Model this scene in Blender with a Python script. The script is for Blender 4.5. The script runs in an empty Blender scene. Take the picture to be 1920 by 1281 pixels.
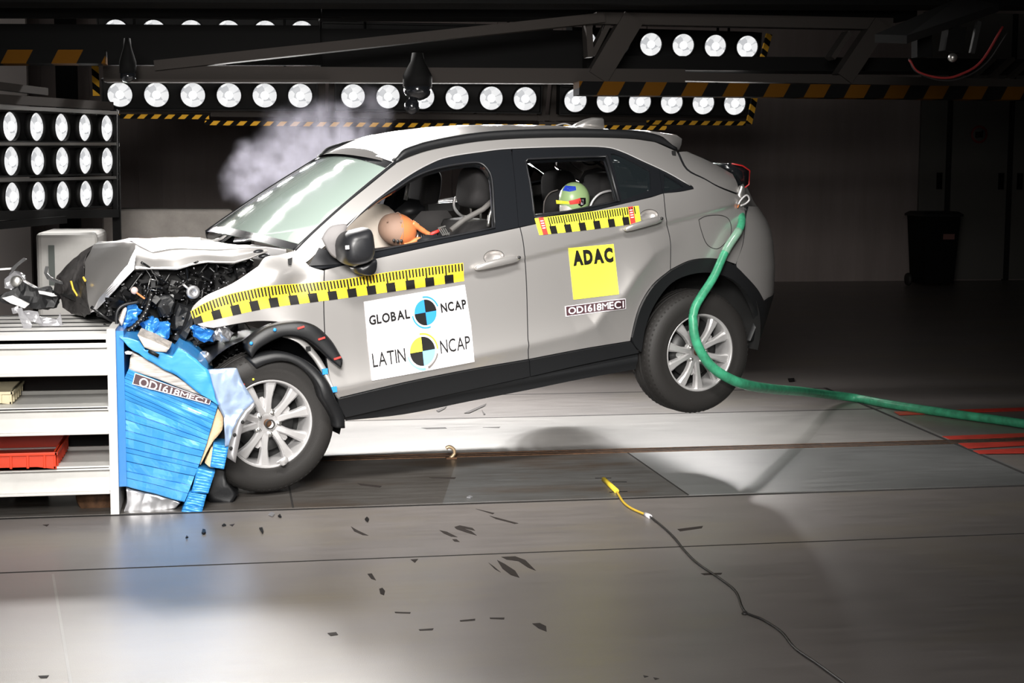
import bpy, bmesh, math, random
from math import sin, cos, tan, pi, exp, radians
from mathutils import Vector, Matrix, noise
from mathutils.geometry import delaunay_2d_cdt
random.seed(7)
SC = bpy.context.scene
COL = SC.collection
# ------------------------------------------------------------------ camera
FPX, CAMH, PITCH, ROLL, YAW = 2900.0, 1.5905, 0.1054, 0.0052, 0.1793
Rx = Vector((cos(YAW), -sin(YAW), 0)); Fh = Vector((sin(YAW), cos(YAW), 0)); Uz = Vector((0, 0, 1))
FW = Fh*cos(PITCH) - Uz*sin(PITCH); UPv = Fh*sin(PITCH) + Uz*cos(PITCH)
RT = Rx*cos(ROLL) + UPv*sin(ROLL); UP = -Rx*sin(ROLL) + UPv*cos(ROLL)
CO = Vector((0, 0, CAMH))
cd = bpy.data.cameras.new('camera'); cam = bpy.data.objects.new('camera', cd); COL.objects.link(cam)
cd.sensor_width = 36; cd.lens = 36*FPX/1920; cd.clip_start = .05; cd.clip_end = 200
cam.matrix_world = Matrix(((RT.x, UP.x, -FW.x, 0), (RT.y, UP.y, -FW.y, 0), (RT.z, UP.z, -FW.z, CAMH), (0, 0, 0, 1)))
SC.camera = cam
# ------------------------------------------------------------------ world, exposure, lights
SC.view_settings.view_transform = 'Standard'; SC.view_settings.look = 'None'
SC.view_settings.gamma = 1; SC.view_settings.use_curve_mapping = False
SC.view_settings.exposure = 0.0
wd = bpy.data.worlds.new('hall_air'); SC.world = wd; wd.use_nodes = True
wd.node_tree.nodes['Background'].inputs[0].default_value = (.75, .8, .9, 1)
wd.node_tree.nodes['Background'].inputs[1].default_value = .012
def area(name, loc, target, sx, sy, power, col=(1, .97, .93), spread=180):
    l = bpy.data.lights.new(name, 'AREA'); l.shape = 'RECTANGLE'; l.size = sx; l.size_y = sy
    l.energy = power; l.color = col; l.spread = radians(spread)
    o = bpy.data.objects.new(name, l); COL.objects.link(o); o.location = loc
    o.rotation_euler = (Vector(target)-Vector(loc)).to_track_quat('-Z', 'Y').to_euler()
    return o
def spot(name, loc, target, power, size=105, r=.09):
    l = bpy.data.lights.new(name, 'SPOT'); l.energy = power; l.spot_size = radians(size); l.spot_blend = .6; l.shadow_soft_size = r; l.color = (1, .97, .94)
    o = bpy.data.objects.new(name, l); COL.objects.link(o); o.location = loc; o.rotation_euler = (Vector(target)-Vector(loc)).to_track_quat('-Z', 'Y').to_euler()
# flood lamps of the rig over the lamp bars, above the picture
for j_ in range(3):
    for i_ in range(9): spot('rig_flood', (-1.9+.42*i_, 13.0+.35*j_, 3.95+.35*j_), (.3+.05*i_, 8.0, .3), 56)
area('front_rig_light', (-.5, .4, 3.3), (.8, 8.3, .85), 2.4, .9, 88, spread=48)
area('front_fill_light', (-.6, -.6, 2.2), (.3, 9, .9), .9, .7, 50, spread=100)  # added low fill, brightens the dark back wall
area('front_top_light', (.6, 3.6, 5.4), (.9, 8.1, .75), 2.6, .6, 44, spread=45)
# ------------------------------------------------------------------ picture point -> place
def ray(px, py): return FW + RT*((px-960)/FPX) - UP*((py-640.5)/FPX)
def at_z(px, py, z=0.):
    d = ray(px, py); return CO + d*((z-CAMH)/d.z)
def at_y(px, py, y):
    d = ray(px, py); return CO + d*(y/d.y)
def at_x(px, py, x):
    d = ray(px, py); return CO + d*(x/d.x)
def lerp_pts(tab, x):
    if x <= tab[0][0]: return tab[0][1]
    for (a, b), (c, d) in zip(tab, tab[1:]):
        if x <= c: return b + (d-b)*(x-a)/(c-a)
    return tab[-1][1]
def spline(pts, n=6):
    out = []
    P = [Vector(p) for p in pts]
    for i in range(len(P)-1):
        p0 = P[i-1] if i else P[0]*2-P[1]; p1 = P[i]; p2 = P[i+1]; p3 = P[i+2] if i+2 < len(P) else P[-1]*2-P[-2]
        for k in range(n):
            t = k/n
            out.append(.5*((2*p1)+(p2-p0)*t+(2*p0-5*p1+4*p2-p3)*t*t+(3*p1-p0-3*p2+p3)*t**3))
    out.append(P[-1]); return out
def sst(t):
    t = max(0, min(1, t)); return t*t*(3-2*t)
# ------------------------------------------------------------------ materials
def mat(name, col=(.5, .5, .5), rough=.5, metal=0., coat=0., alpha=1., emit=0., ecol=None, spec=.5, trans=0., bump=0., bscale=60., vary=0., vscale=6., vcol=None, stretch=None):
    m = bpy.data.materials.new(name); m.use_nodes = True
    nt = m.node_tree; b = nt.nodes['Principled BSDF']
    b.inputs['Base Color'].default_value = (*col, 1); b.inputs['Roughness'].default_value = rough
    b.inputs['Metallic'].default_value = metal; b.inputs['Coat Weight'].default_value = coat
    b.inputs['Coat Roughness'].default_value = .06
    b.inputs['Alpha'].default_value = alpha; b.inputs['Specular IOR Level'].default_value = spec
    b.inputs['Transmission Weight'].default_value = trans
    if emit: b.inputs['Emission Color'].default_value = (*(ecol or col), 1); b.inputs['Emission Strength'].default_value = emit
    if vary or bump:
        tc = nt.nodes.new('ShaderNodeTexCoord'); src = tc.outputs['Object']
        if stretch:
            mp = nt.nodes.new('ShaderNodeMapping'); mp.inputs['Scale'].default_value = stretch
            nt.links.new(src, mp.inputs[0]); src = mp.outputs[0]
    if vary:
        n = nt.nodes.new('ShaderNodeTexNoise'); n.inputs['Scale'].default_value = vscale; n.inputs['Detail'].default_value = 6; n.inputs['Roughness'].default_value = .65
        nt.links.new(src, n.inputs['Vector'])
        r = nt.nodes.new('ShaderNodeValToRGB'); r.color_ramp.elements[0].position = .35; r.color_ramp.elements[1].position = .68
        c2 = vcol or tuple(c*(1-vary) for c in col)
        r.color_ramp.elements[0].color = (*c2, 1); r.color_ramp.elements[1].color = (*col, 1)
        nt.links.new(n.outputs[0], r.inputs[0]); nt.links.new(r.outputs[0], b.inputs['Base Color'])
    if bump:
        n = nt.nodes.new('ShaderNodeTexNoise'); n.inputs['Scale'].default_value = bscale; n.inputs['Detail'].default_value = 4
        nt.links.new(src, n.inputs['Vector'])
        bp = nt.nodes.new('ShaderNodeBump'); bp.inputs['Strength'].default_value = bump; bp.inputs['Distance'].default_value = .01
        nt.links.new(n.outputs[0], bp.inputs['Height']); nt.links.new(bp.outputs[0], b.inputs['Normal'])
    return m
def hazard(name, freq, dx=1., dz=1., flip=False, ycol=(.62, .33, .03)):
    m = mat(name, rough=.9, spec=.1); nt = m.node_tree; b = nt.nodes['Principled BSDF']
    tc = nt.nodes.new('ShaderNodeTexCoord'); sp = nt.nodes.new('ShaderNodeSeparateXYZ'); nt.links.new(tc.outputs['Object'], sp.inputs[0])
    def mt(op, a, c):
        n = nt.nodes.new('ShaderNodeMath'); n.operation = op
        for i, v in enumerate((a, c)):
            if isinstance(v, (int, float)): n.inputs[i].default_value = v
            else: nt.links.new(v, n.inputs[i])
        return n.outputs[0]
    s = mt('ADD', mt('MULTIPLY', sp.outputs[0], dx), mt('MULTIPLY', sp.outputs[2], dz))
    s = mt('FRACT', mt('MULTIPLY', s, freq), 0)
    s = mt('GREATER_THAN', s, .5)
    mx = nt.nodes.new('ShaderNodeMix'); mx.data_type = 'RGBA'
    mx.inputs[6].default_value = (.004, .004, .004, 1); mx.inputs[7].default_value = (*ycol, 1)
    nt.links.new(s, mx.inputs[0]); nt.links.new(mx.outputs[2], b.inputs['Base Color'])
    return m
M = {
 'paint': mat('silver_car_paint', (.62, .60, .585), .30, .72, .45),
 'paint_in': mat('bare_silver_panel', (.42, .41, .40), .42, .5),
 'clad': mat('black_textured_plastic', (.007, .0075, .0085), .45, bump=.15, bscale=500),
 'gloss_black': mat('gloss_black_trim', (.010, .011, .013), .16, coat=.3),
 'satin_black': mat('satin_black_trim', (.013, .0135, .0155), .40),
 'rubber': mat('tyre_rubber', (.015, .0135, .0125), .66, bump=.1, bscale=200),
 'alloy': mat('alloy_silver', (.56, .55, .55), .36, .5, .2),
 'steel': mat('bare_steel', (.55, .54, .52), .32, .9),
 'dark_metal': mat('dark_metal', (.05, .05, .05), .45, .6),
 'rust': mat('rusty_steel', (.16, .08, .04), .7, .4, vary=.6, vscale=25),
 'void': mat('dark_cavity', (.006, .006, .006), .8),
 'fabric': mat('charcoal_seat_fabric', (.013, .012, .0125), .85, bump=.3, bscale=400),
 'fabric_grey': mat('grey_seat_fabric', (.030, .028, .028), .9, bump=.3, bscale=400),
 'belt': mat('grey_webbing', (.10, .095, .09), .7),
 'beige': mat('beige_airbag_cloth', (.78, .69, .60), .85, bump=.4, bscale=14),
 'trim_in': mat('grey_interior_trim', (.13, .115, .108), .7),
 'orange': mat('orange_vinyl_skin', (.62, .20, .07), .45),
 'dust': mat('dusty_vinyl_skin', (.30, .19, .14), .7),
 'green': mat('pale_green_paint', (.36, .52, .24), .35),
 'white': mat('white_paint', (.66, .65, .625), .45, vary=.12, vscale=5),
 'white_s': mat('white_sticker', (.84, .81, .85), .5),
 'yellow_s': mat('yellow_sticker', (.93, .87, .06), .5),
 'tape': mat('yellow_tape', (.90, .63, .03), .5),
 'tape2': mat('lemon_tape', (.90, .85, .05), .5),
 'black_s': mat('black_print', (.007, .0065, .0065), .55, spec=.3),
 'plum_s': mat('dark_plum_sticker', (.055, .022, .028), .5),
 'red': mat('red_print', (.75, .05, .04), .5),
 'red_paint': mat('red_floor_paint', (.85, .075, .05), .4, vary=.3, vscale=8),
 'red_plastic': mat('red_plastic', (.62, .045, .012), .38),
 'cream_plastic': mat('cream_plastic', (.70, .62, .42), .45),
 'blue_s': mat('blue_print', (.025, .25, .66), .5),
 'lblue_s': mat('light_blue_print', (.20, .52, .85), .5),
 'deepblue': mat('deep_blue_tape', (.02, .06, .55), .5),
 'alu_blue': mat('blue_coated_aluminium', (.045, .29, .66), .36, .1, .2, bump=.12, bscale=9, stretch=(1, 1, 4)),
 'alu_dblue': mat('deep_blue_coated_aluminium', (.03, .20, .58), .35, .2, .3),
 'alu': mat('thin_aluminium_sheet', (.60, .60, .62), .30, .8, bump=.35, bscale=7),
 'honey': mat('tan_honeycomb_core', (.62, .45, .27), .7, bump=.3, bscale=90),
 'paper': mat('torn_layered_edge', (.72, .66, .60), .7, vary=.5, vscale=8, stretch=(1, 1, 12)),
 'hose': mat('green_rubber_hose', (.07, .46, .25), .38, vary=.45, vscale=16, vcol=(.04, .24, .13)), 'engine_black': mat('engine_black', (.0045, .0045, .005), .38),
 'lampbody': mat('black_lamp_housing', (.005, .005, .005), .6, spec=.2),
 'gantry': mat('grey_painted_gantry_steel', (.036, .031, .028), .8, spec=.2),
 'black_steel': mat('black_painted_steel', (.0035, .0035, .0035), .8, spec=.15),
 'glass_dark': mat('tinted_glass', (.012, .016, .018), .04, alpha=.72, spec=.8),
 'yellow_c': mat('yellow_cable', (.75, .50, .05), .5),
 'black_c': mat('black_cable', (.02, .018, .018), .5),
 'wall': mat('dark_wall_panel', (.30, .25, .235), .75, vary=.18, vscale=1.2, stretch=(3, 1, .3)),
 'wall2': mat('dark_door_panel', (.12, .115, .105), .7),
 'ceil': mat('black_ceiling', (.012, .012, .012), .9),
 'concrete': mat('pale_concrete', (.42, .39, .36), .8, vary=.25, vscale=4, bump=.2, bscale=40),
 'scuff': mat('dark_rubber_scuff', (.022, .016, .014), .75),
 'joint': mat('dark_floor_joint', (.012, .010, .009), .8),
 'chip': mat('clear_plastic_fragment', (.38, .38, .40), .12, alpha=.5, coat=.3),
 'lens': None, 'dust_plastic': mat('dusty_grey_plastic', (.20, .19, .19), .75), 'dim_red': mat('dim_red_lens', (.42, .02, .02), .35),
}
def windshield_mat():
    m = mat('dusty_laminated_glass', (.60, .74, .67), .05, alpha=.60, coat=.6); return m
M['windshield'] = windshield_mat()
def lens_mat():
    m = mat('lit_flood_lens', (.03, .03, .03), .4); nt = m.node_tree; b = nt.nodes['Principled BSDF']
    tc = nt.nodes.new('ShaderNodeTexCoord'); v = nt.nodes.new('ShaderNodeTexVoronoi'); v.inputs['Scale'].default_value = 16
    nt.links.new(tc.outputs['Object'], v.inputs['Vector'])
    r = nt.nodes.new('ShaderNodeValToRGB'); r.color_ramp.elements[0].color = (.50, .51, .53, 1); r.color_ramp.elements[1].color = (1, 1, 1, 1)
    r.color_ramp.elements[0].position = .1; r.color_ramp.elements[1].position = .75
    nt.links.new(v.outputs['Color'], r.inputs[0]); nt.links.new(r.outputs[0], b.inputs['Emission Color'])
    b.inputs['Emission Strength'].default_value = .95
    return m
M['lens'] = lens_mat()
M['bulb'] = mat('lit_lamp_bulb', (1, 1, 1), .3, emit=3)
M['haz_fine'] = hazard('hazard_tape', 9.3, 1, -1)
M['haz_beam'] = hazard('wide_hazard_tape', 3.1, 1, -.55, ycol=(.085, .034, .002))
M['haz_post'] = hazard('post_hazard_tape', 9, .8, 1)
# floor concrete: grey, a little streaked, with a waxed sheen
def floor_mat(name, c1, c2, rough, warm=None):
    m = mat(name, c1, rough); nt = m.node_tree; b = nt.nodes['Principled BSDF']
    tc = nt.nodes.new('ShaderNodeTexCoord')
    def noi(scale, stretch, det=6):
        mp = nt.nodes.new('ShaderNodeMapping'); mp.inputs['Scale'].default_value = stretch; nt.links.new(tc.outputs['Object'], mp.inputs[0])
        n = nt.nodes.new('ShaderNodeTexNoise'); n.inputs['Scale'].default_value = scale; n.inputs['Detail'].default_value = det; n.inputs['Roughness'].default_value = .6
        nt.links.new(mp.outputs[0], n.inputs['Vector']); return n.outputs[0]
    n1 = noi(1.3, (.5, 1.4, 1)); n2 = noi(9, (.35, 2.2, 1), 8); n3 = noi(240, (1, 1, 1), 2)
    r = nt.nodes.new('ShaderNodeValToRGB'); r.color_ramp.elements[0].position = .36; r.color_ramp.elements[1].position = .66
    r.color_ramp.elements[0].color = (*c2, 1); r.color_ramp.elements[1].color = (*c1, 1)
    a = nt.nodes.new('ShaderNodeMath'); a.operation = 'MULTIPLY_ADD'; a.inputs[1].default_value = .45
    nt.links.new(n2, a.inputs[0])
    h = nt.nodes.new('ShaderNodeMath'); h.operation = 'MULTIPLY'; h.inputs[1].default_value = .55; nt.links.new(n1, h.inputs[0]); nt.links.new(h.outputs[0], a.inputs[2])
    nt.links.new(a.outputs[0], r.inputs[0])
    last = r.outputs[0]
    if warm:
        n4 = noi(.9, (.8, 1.5, 1)); r2 = nt.nodes.new('ShaderNodeValToRGB'); r2.color_ramp.elements[0].position = .5; r2.color_ramp.elements[1].position = .7
        mx = nt.nodes.new('ShaderNodeMix'); mx.data_type = 'RGBA'; nt.links.new(n4, r2.inputs[0]); nt.links.new(r2.outputs[0], mx.inputs[0])
        nt.links.new(last, mx.inputs[6]); mx.inputs[7].default_value = (*warm, 1); last = mx.outputs[2]
    nt.links.new(last, b.inputs['Base Color'])
    rr = nt.nodes.new('ShaderNodeMapRange'); rr.inputs[3].default_value = rough*.75; rr.inputs[4].default_value = rough*1.3
    nt.links.new(n2, rr.inputs[0]); nt.links.new(rr.outputs[0], b.inputs['Roughness'])
    bp = nt.nodes.new('ShaderNodeBump'); bp.inputs['Strength'].default_value = .12; bp.inputs['Distance'].default_value = .004
    nt.links.new(n3, bp.inputs['Height']); nt.links.new(bp.outputs[0], b.inputs['Normal'])
    return m
M['floor'] = floor_mat('waxed_grey_concrete', (.245, .222, .212), (.185, .168, .160), .33, (.235, .205, .165))
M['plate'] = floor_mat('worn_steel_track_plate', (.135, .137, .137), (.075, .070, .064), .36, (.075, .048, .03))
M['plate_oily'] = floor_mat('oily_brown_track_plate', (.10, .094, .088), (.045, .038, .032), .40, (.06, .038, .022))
M['plate_sheen'] = floor_mat('grey_blue_track_plate', (.21, .215, .215), (.14, .142, .14), .34)  # lighter base colour stands in for the reflection on the right-hand plate
M['plate2'] = floor_mat('pale_track_plate', (.34, .325, .31), (.24, .23, .22), .34)
# ------------------------------------------------------------------ mesh helpers
class MB:
    def __init__(s): s.v = []; s.f = []; s.mi = []; s.sm = []
    def add(s, vs, fs, m=0, smooth=False):
        o = len(s.v); s.v += [tuple(v) for v in vs]
        for f in fs: s.f.append([o+i for i in f]); s.mi.append(m); s.sm.append(smooth)
        return s
    def box(s, lo, hi, m=0, R=None):
        vs = [Vector((x, y, z)) for x in (lo[0], hi[0]) for y in (lo[1], hi[1]) for z in (lo[2], hi[2])]
        if R: vs = [R @ v for v in vs]
        return s.add(vs, [(0, 1, 3, 2), (4, 6, 7, 5), (0, 4, 5, 1), (2, 3, 7, 6), (0, 2, 6, 4), (1, 5, 7, 3)], m)
    def bar(s, a, b, w, h, m=0, up=(0, 0, 1)):
        a = Vector(a); b = Vector(b); d = (b-a).normalized(); u = Vector(up); sd = d.cross(u)
        sd = sd.normalized() if sd.length > 1e-6 else Vector((1, 0, 0)); u = sd.cross(d)
        vs = [p+sd*(w/2*i)+u*(h/2*j) for p in (a, b) for i, j in ((-1, -1), (1, -1), (1, 1), (-1, 1))]
        return s.add(vs, [(0, 3, 2, 1), (4, 5, 6, 7), (0, 1, 5, 4), (1, 2, 6, 5), (2, 3, 7, 6), (3, 0, 4, 7)], m)
    def tube(s, pts, r, n=8, m=0, caps=True):
        P = [Vector(p) for p in pts]; vs = []; fs = []
        rr = r if isinstance(r, (list, tuple)) else [r]*len(P)
        ref = Vector((.13, .27, 1)).normalized()
        for i, p in enumerate(P):
            d = (P[min(i+1, len(P)-1)]-P[max(i-1, 0)]).normalized()
            a = d.cross(ref)
            if a.length < .05: a = d.cross(Vector((1, 0, 0)))
            a.normalize(); b = d.cross(a)
            vs += [p+(a*cos(2*pi*k/n)+b*sin(2*pi*k/n))*rr[i] for k in range(n)]
        for i in range(len(P)-1):
            for k in range(n): fs.append((i*n+k, i*n+(k+1) % n, (i+1)*n+(k+1) % n, (i+1)*n+k))
        s.add(vs, fs, m, True)
        if caps: s.add([vs[k] for k in range(n)], [tuple(range(n))[::-1]], m); s.add([vs[-n+k] for k in range(n)], [tuple(range(n))], m)
        return s
    def lathe(s, prof, n=48, m=0, axis='y', a0=0, a1=2*pi, T=None):
        full = abs(a1-a0-2*pi) < 1e-6; k1 = n if full else n+1; vs = []; fs = []
        for k in range(k1):
            a = a0+(a1-a0)*k/n
            for r, y in prof:
                v = Vector((r*cos(a), y, r*sin(a))) if axis == 'y' else Vector((r*cos(a), r*sin(a), y))
                vs.append(T @ v if T else v)
        L = len(prof)
        for k in range(n):
            k2 = (k+1) % k1
            for j in range(L-1): fs.append((k*L+j, k*L+j+1, k2*L+j+1, k2*L+j))
        return s.add(vs, fs, m, True)
    def prism(s, poly, d, m=0):
        n = len(poly); P = [Vector(p) for p in poly]; d = Vector(d)
        return s.add(P+[p+d for p in P], [tuple(range(n)), tuple(range(2*n-1, n-1, -1))]+[(i, i+n, (i+1) % n+n, (i+1) % n) for i in range(n)], m)
    def loft(s, rings, m=0, caps=True, smooth=True, closed=True):
        n = len(rings[0]); vs = [v for r in rings for v in r]; fs = []
        for i in range(len(rings)-1):
            for k in range(n if closed else n-1): fs.append((i*n+k, i*n+(k+1) % n, (i+1)*n+(k+1) % n, (i+1)*n+k))
        s.add(vs, fs, m, smooth)
        if caps and closed: s.add(rings[0], [tuple(range(n))[::-1]], m, smooth); s.add(rings[-1], [tuple(range(n))], m, smooth)
        return s
    def ellipsoid(s, c, r, e=1., T=None, m=0, nu=24, nv=14):
        vs = []; fs = []
        pw = lambda t: math.copysign(abs(t)**e, t)
        for j in range(nv+1):
            th = -pi/2+pi*j/nv
            for i in range(nu):
                ph = 2*pi*i/nu
                v = Vector((r[0]*pw(cos(th))*pw(cos(ph)), r[1]*pw(cos(th))*pw(sin(ph)), r[2]*pw(sin(th))))
                vs.append((T @ v if T else v)+Vector(c))
        for j in range(nv):
            for i in range(nu): fs.append((j*nu+i, j*nu+(i+1) % nu, (j+1)*nu+(i+1) % nu, (j+1)*nu+i))
        return s.add(vs, fs, m, True)
    def build(s, name, mats, parent=None, loc=None, fix=True):
        me = bpy.data.meshes.new(name); me.from_pydata(s.v, [], s.f)
        for m in (mats if isinstance(mats, (list, tuple)) else [mats]): me.materials.append(M[m] if isinstance(m, str) else m)
        for p, mi, sm in zip(me.polygons, s.mi, s.sm): p.material_index = mi; p.use_smooth = sm
        if fix:
            bm = bmesh.new(); bm.from_mesh(me); bmesh.ops.remove_doubles(bm, verts=bm.verts, dist=1e-5)
            bmesh.ops.recalc_face_normals(bm, faces=bm.faces); bm.to_mesh(me); bm.free()
        o = bpy.data.objects.new(name, me); COL.objects.link(o)
        if parent: o.parent = parent
        if loc: o.location = loc
        return o
def bevel(o, w=.004, seg=2):
    b = o.modifiers.new('soft_edges', 'BEVEL'); b.width = w; b.segments = seg; b.limit_method = 'ANGLE'; b.angle_limit = radians(40)
    return o
def thing(name, label, cat, loc=(0, 0, 0), rot=(0, 0, 0), group=None):
    o = bpy.data.objects.new(name, None); COL.objects.link(o); o.empty_display_size = .1
    o.location = loc; o.rotation_euler = rot; return tag(o, label, cat, group)
def tag(o, label, cat, group=None):
    o['label'] = label; o['category'] = cat
    if group: o['group'] = group
    return o
def struct(o):
    o['kind'] = 'structure'; return o
def glyph(ch, bold):
    c = bpy.data.curves.new('txt', 'FONT'); c.body = ch; c.offset = 0. if ch == 'M' else bold; c.resolution_u = 3; c.fill_mode = 'FRONT'
    o = bpy.data.objects.new('txt', c); COL.objects.link(o)
    me = bpy.data.meshes.new_from_object(o.evaluated_get(bpy.context.evaluated_depsgraph_get()))
    vs = [v.co.copy() for v in me.vertices]; fs = [tuple(p.vertices) for p in me.polygons]
    bpy.data.objects.remove(o); bpy.data.curves.remove(c); bpy.data.meshes.remove(me); return vs, fs
def text_mesh(body, bold=0., gap=.085):
    V = []; F = []; cx = 0.
    for ch in body:
        if ch == '1': cx += .09
        vs, fs = glyph(ch, bold); x0 = min(v.x for v in vs); o = len(V)
        V += [(v.x-x0+cx, v.y) for v in vs]; F += [tuple(o+i for i in f) for f in fs]
        cx += max(v.x for v in vs)-x0+gap*(.75 if ch in 'AL' else 1)+(.09 if ch == '1' else 0)
    x1 = max(v[0] for v in V); y0 = min(v[1] for v in V); y1 = max(v[1] for v in V)
    return [(x/x1, (y-y0)/(y1-y0)) for x, y in V], F      # normalised 0..1 box
# ------------------------------------------------------------------ the room
def quad(name, pts, m, parent=None):
    return MB().add(pts, [tuple(range(len(pts)))]).build(name, m, parent, fix=False)
RX0, RX1, RY0, RY1, RZ = -9., 17., -4., 23., 6.5
floor = struct(MB().box((RX0, RY0, -.2), (RX1, RY1, 0)).build('floor', 'floor'))
struct(MB().box((RX0, RY1, 0), (RX1, RY1+.2, RZ)).build('wall_back', 'wall'))
struct(MB().box((RX0-.2, RY0, 0), (RX0, RY1, RZ)).build('wall_left', 'wall2'))
struct(MB().box((RX1, RY0, 0), (RX1+.2, RY1, RZ)).build('wall_right', 'wall2'))
struct(MB().box((RX0, RY0-.2, 0), (RX1, RY0, RZ)).build('wall_front', 'wall2'))
struct(MB().box((RX0, RY0, RZ), (RX1, RY1, RZ+.2)).build('ceiling', 'ceil'))
# floor plates, joints, rail slot, paint
def flat(name, pts, m, z=.0015, h=.0015):
    mb = MB().prism([(p[0], p[1], z-h) for p in pts], (0, 0, h)); return mb.build(name, m, floor)
def fpx(pts, z=.002): return [at_z(x, y, z) for x, y in pts]
XE = 4.36                                    # right end of the steel track plates
jx = at_z(547, 940).x
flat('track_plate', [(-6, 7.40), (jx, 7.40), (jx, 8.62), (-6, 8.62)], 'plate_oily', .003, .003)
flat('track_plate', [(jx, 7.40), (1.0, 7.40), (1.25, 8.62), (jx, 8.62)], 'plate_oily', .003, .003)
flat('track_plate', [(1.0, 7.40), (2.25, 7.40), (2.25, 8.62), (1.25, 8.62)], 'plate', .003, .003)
flat('track_plate', [(2.25, 7.40), (4.24, 7.40), (4.33, 8.62), (2.25, 8.62)], 'plate_sheen', .003, .003)
flat('track_plate', [(-6, 8.76), (4.34, 8.76), (4.45, 10.02), (-6, 10.02)], 'plate2', .003, .003)
for y, w in ((6.352, .012), (7.375, .03), (10.06, .018)): flat('floor_joint', [(RX0+.1, y-w/2), (RX1-.1 if y < 7 else (9 if y < 8 else 4.45), y-w/2), (RX1-.1 if y < 7 else (9 if y < 8 else 4.45), y+w/2), (RX0+.1, y+w/2)], 'joint', .0012)
flat('floor_joint', [(.6, 11.12), (4.47, 11.12), (4.47, 11.14), (.6, 11.14)], 'joint', .0012)
flat('floor_joint', [(4.20, 7.4), (4.225, 7.4), (4.47, 11.13), (4.445, 11.13)], 'joint', .0042)
flat('floor_joint', [(-.42, 4.2), (-.41, 4.2), (-.72, 6.3), (-.73, 6.3)], 'plate2', .0012)
for x_ in (jx, 2.25): flat('floor_joint', [(x_-.005, 7.4), (x_+.005, 7.4), (x_+.005, 8.62), (x_-.005, 8.62)], 'joint', .0042)
# rail slot: two steel lips with a dark gap
for y in (8.628, 8.735): flat('rail_lip', [(-6, y), (9, y), (9, y+.018), (-6, y+.018)], 'rust', .006, .006)
flat('rail_slot', [(-6, 8.646), (9, 8.646), (9, 8.735), (-6, 8.735)], 'joint', .0025)
flat('rail_bar', [(-6, 8.684), (9, 8.684), (9, 8.697), (-6, 8.697)], 'rust', .005, .003)
for q in ([(1676, 773), (1686, 779), (1922, 771), (1922, 765)], [(1766, 819), (1784, 826), (1922, 820), (1922, 813)], [(1796, 832), (1815, 842), (1922, 836), (1922, 827)], [(1824, 846), (1836, 852), (1922, 851), (1922, 841)]):
    flat('painted_stripe', fpx(q), 'red_paint', .0055)
scuffs = [[(658, 987), (670, 994), (691, 1004), (680, 1003), (664, 996)], [(824, 994), (838, 997), (858, 1007), (846, 1006), (832, 1000)], [(852, 988), (862, 985), (886, 990), (891, 995), (868, 990), (884, 996), (894, 1004), (874, 998), (856, 992)],
    [(848, 1011), (856, 1011), (862, 1016), (852, 1015)], [(932, 1050), (946, 1057), (966, 1070), (974, 1083), (958, 1078), (942, 1066)], [(940, 1044), (966, 1043), (985, 1050), (1005, 1070), (990, 1064), (972, 1052), (950, 1049)],
    [(916, 1055), (926, 1062), (939, 1073), (928, 1067)], [(689, 1076), (697, 1075), (705, 1088), (696, 1085)], [(711, 1104), (717, 1102), (722, 1108), (720, 1116), (713, 1113)], [(998, 1169), (1012, 1168), (1024, 1174), (1025, 1184), (1010, 1178)],
    [(740, 1147), (770, 1148), (769, 1150), (741, 1149)], [(862, 1163), (891, 1160), (891, 1163), (863, 1165)], [(918, 1158), (946, 1158), (945, 1161), (919, 1160)], [(785, 1180), (813, 1178), (811, 1181), (787, 1182)],
    [(1270, 992), (1318, 986), (1316, 990), (1275, 996)], [(1314, 1075), (1354, 1074), (1352, 1077), (1320, 1078)], [(892, 954), (927, 962), (924, 964)], [(918, 967), (972, 981), (965, 982), (930, 973)], [(804, 896), (855, 896), (852, 899), (812, 898)],
    [(670, 907), (716, 912), (712, 915), (676, 911)], [(790, 803), (835, 802), (838, 804), (800, 805)], [(905, 802), (938, 801), (936, 803)], [(818, 770), (838, 762), (834, 767), (822, 773)], [(870, 775), (912, 757), (908, 762), (880, 775)], [(903, 769), (910, 777), (907, 778)],
    [(430, 984), (440, 982), (436, 987)], [(614, 1187), (630, 1185), (634, 1190), (620, 1192)], [(72, 1267), (92, 1266), (88, 1271), (76, 1271)], [(80, 984), (92, 983), (88, 987)], [(770, 1049), (784, 1048), (778, 1055)], [(1206, 1266), (1216, 1268), (1208, 1270)], [(1225, 1270), (1236, 1272), (1228, 1274)]]
for s in scuffs: flat('scuff_mark', fpx(s), 'scuff', .0045 if 700 < s[0][1] < 940 else .0016, .001)
# back wall: ribbed panels and sliding doors on the right
rng = random.Random(3)
for i in range(46):
    x = -8.6+i*.33
    if x < 5.6:
        w = .03+.05*rng.random(); dpt = .05
    elif x < 9.9:
        w = .05+.14*rng.random(); dpt = .05+.1*rng.random()
    else: continue
    struct(MB().box((x-w/2, RY1-dpt, .0), (x+w/2, RY1-.001, 5.4)).build('wall_panel_rib', 'wall'))
def wall_x(px): return at_y(px, 400, RY1-.05).x
dx = [wall_x(p) for p in (1716, 1775, 1890, 1990)]
for i in range(3):
    d = struct(MB().box((dx[i]+.05, RY1-.06, .02), (dx[i+1]-.05, RY1-.001, 4.2)).build('door_%d' % (i+1), 'wall2'))
    hz = at_y(1890, 340, RY1).z
    for side in ((dx[i+1]-.16,) if i < 2 else (dx[i]+.16,)):
        MB().box((side-.035, RY1-.12, hz-.13), (side+.035, RY1-.06, hz+.13)).build('door_handle', 'black_steel', d)
struct(MB().box((dx[1]-.05, RY1-.05, 0), (dx[1]+.05, RY1-.001, 4.2)).build('trim_1', 'void'))
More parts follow.
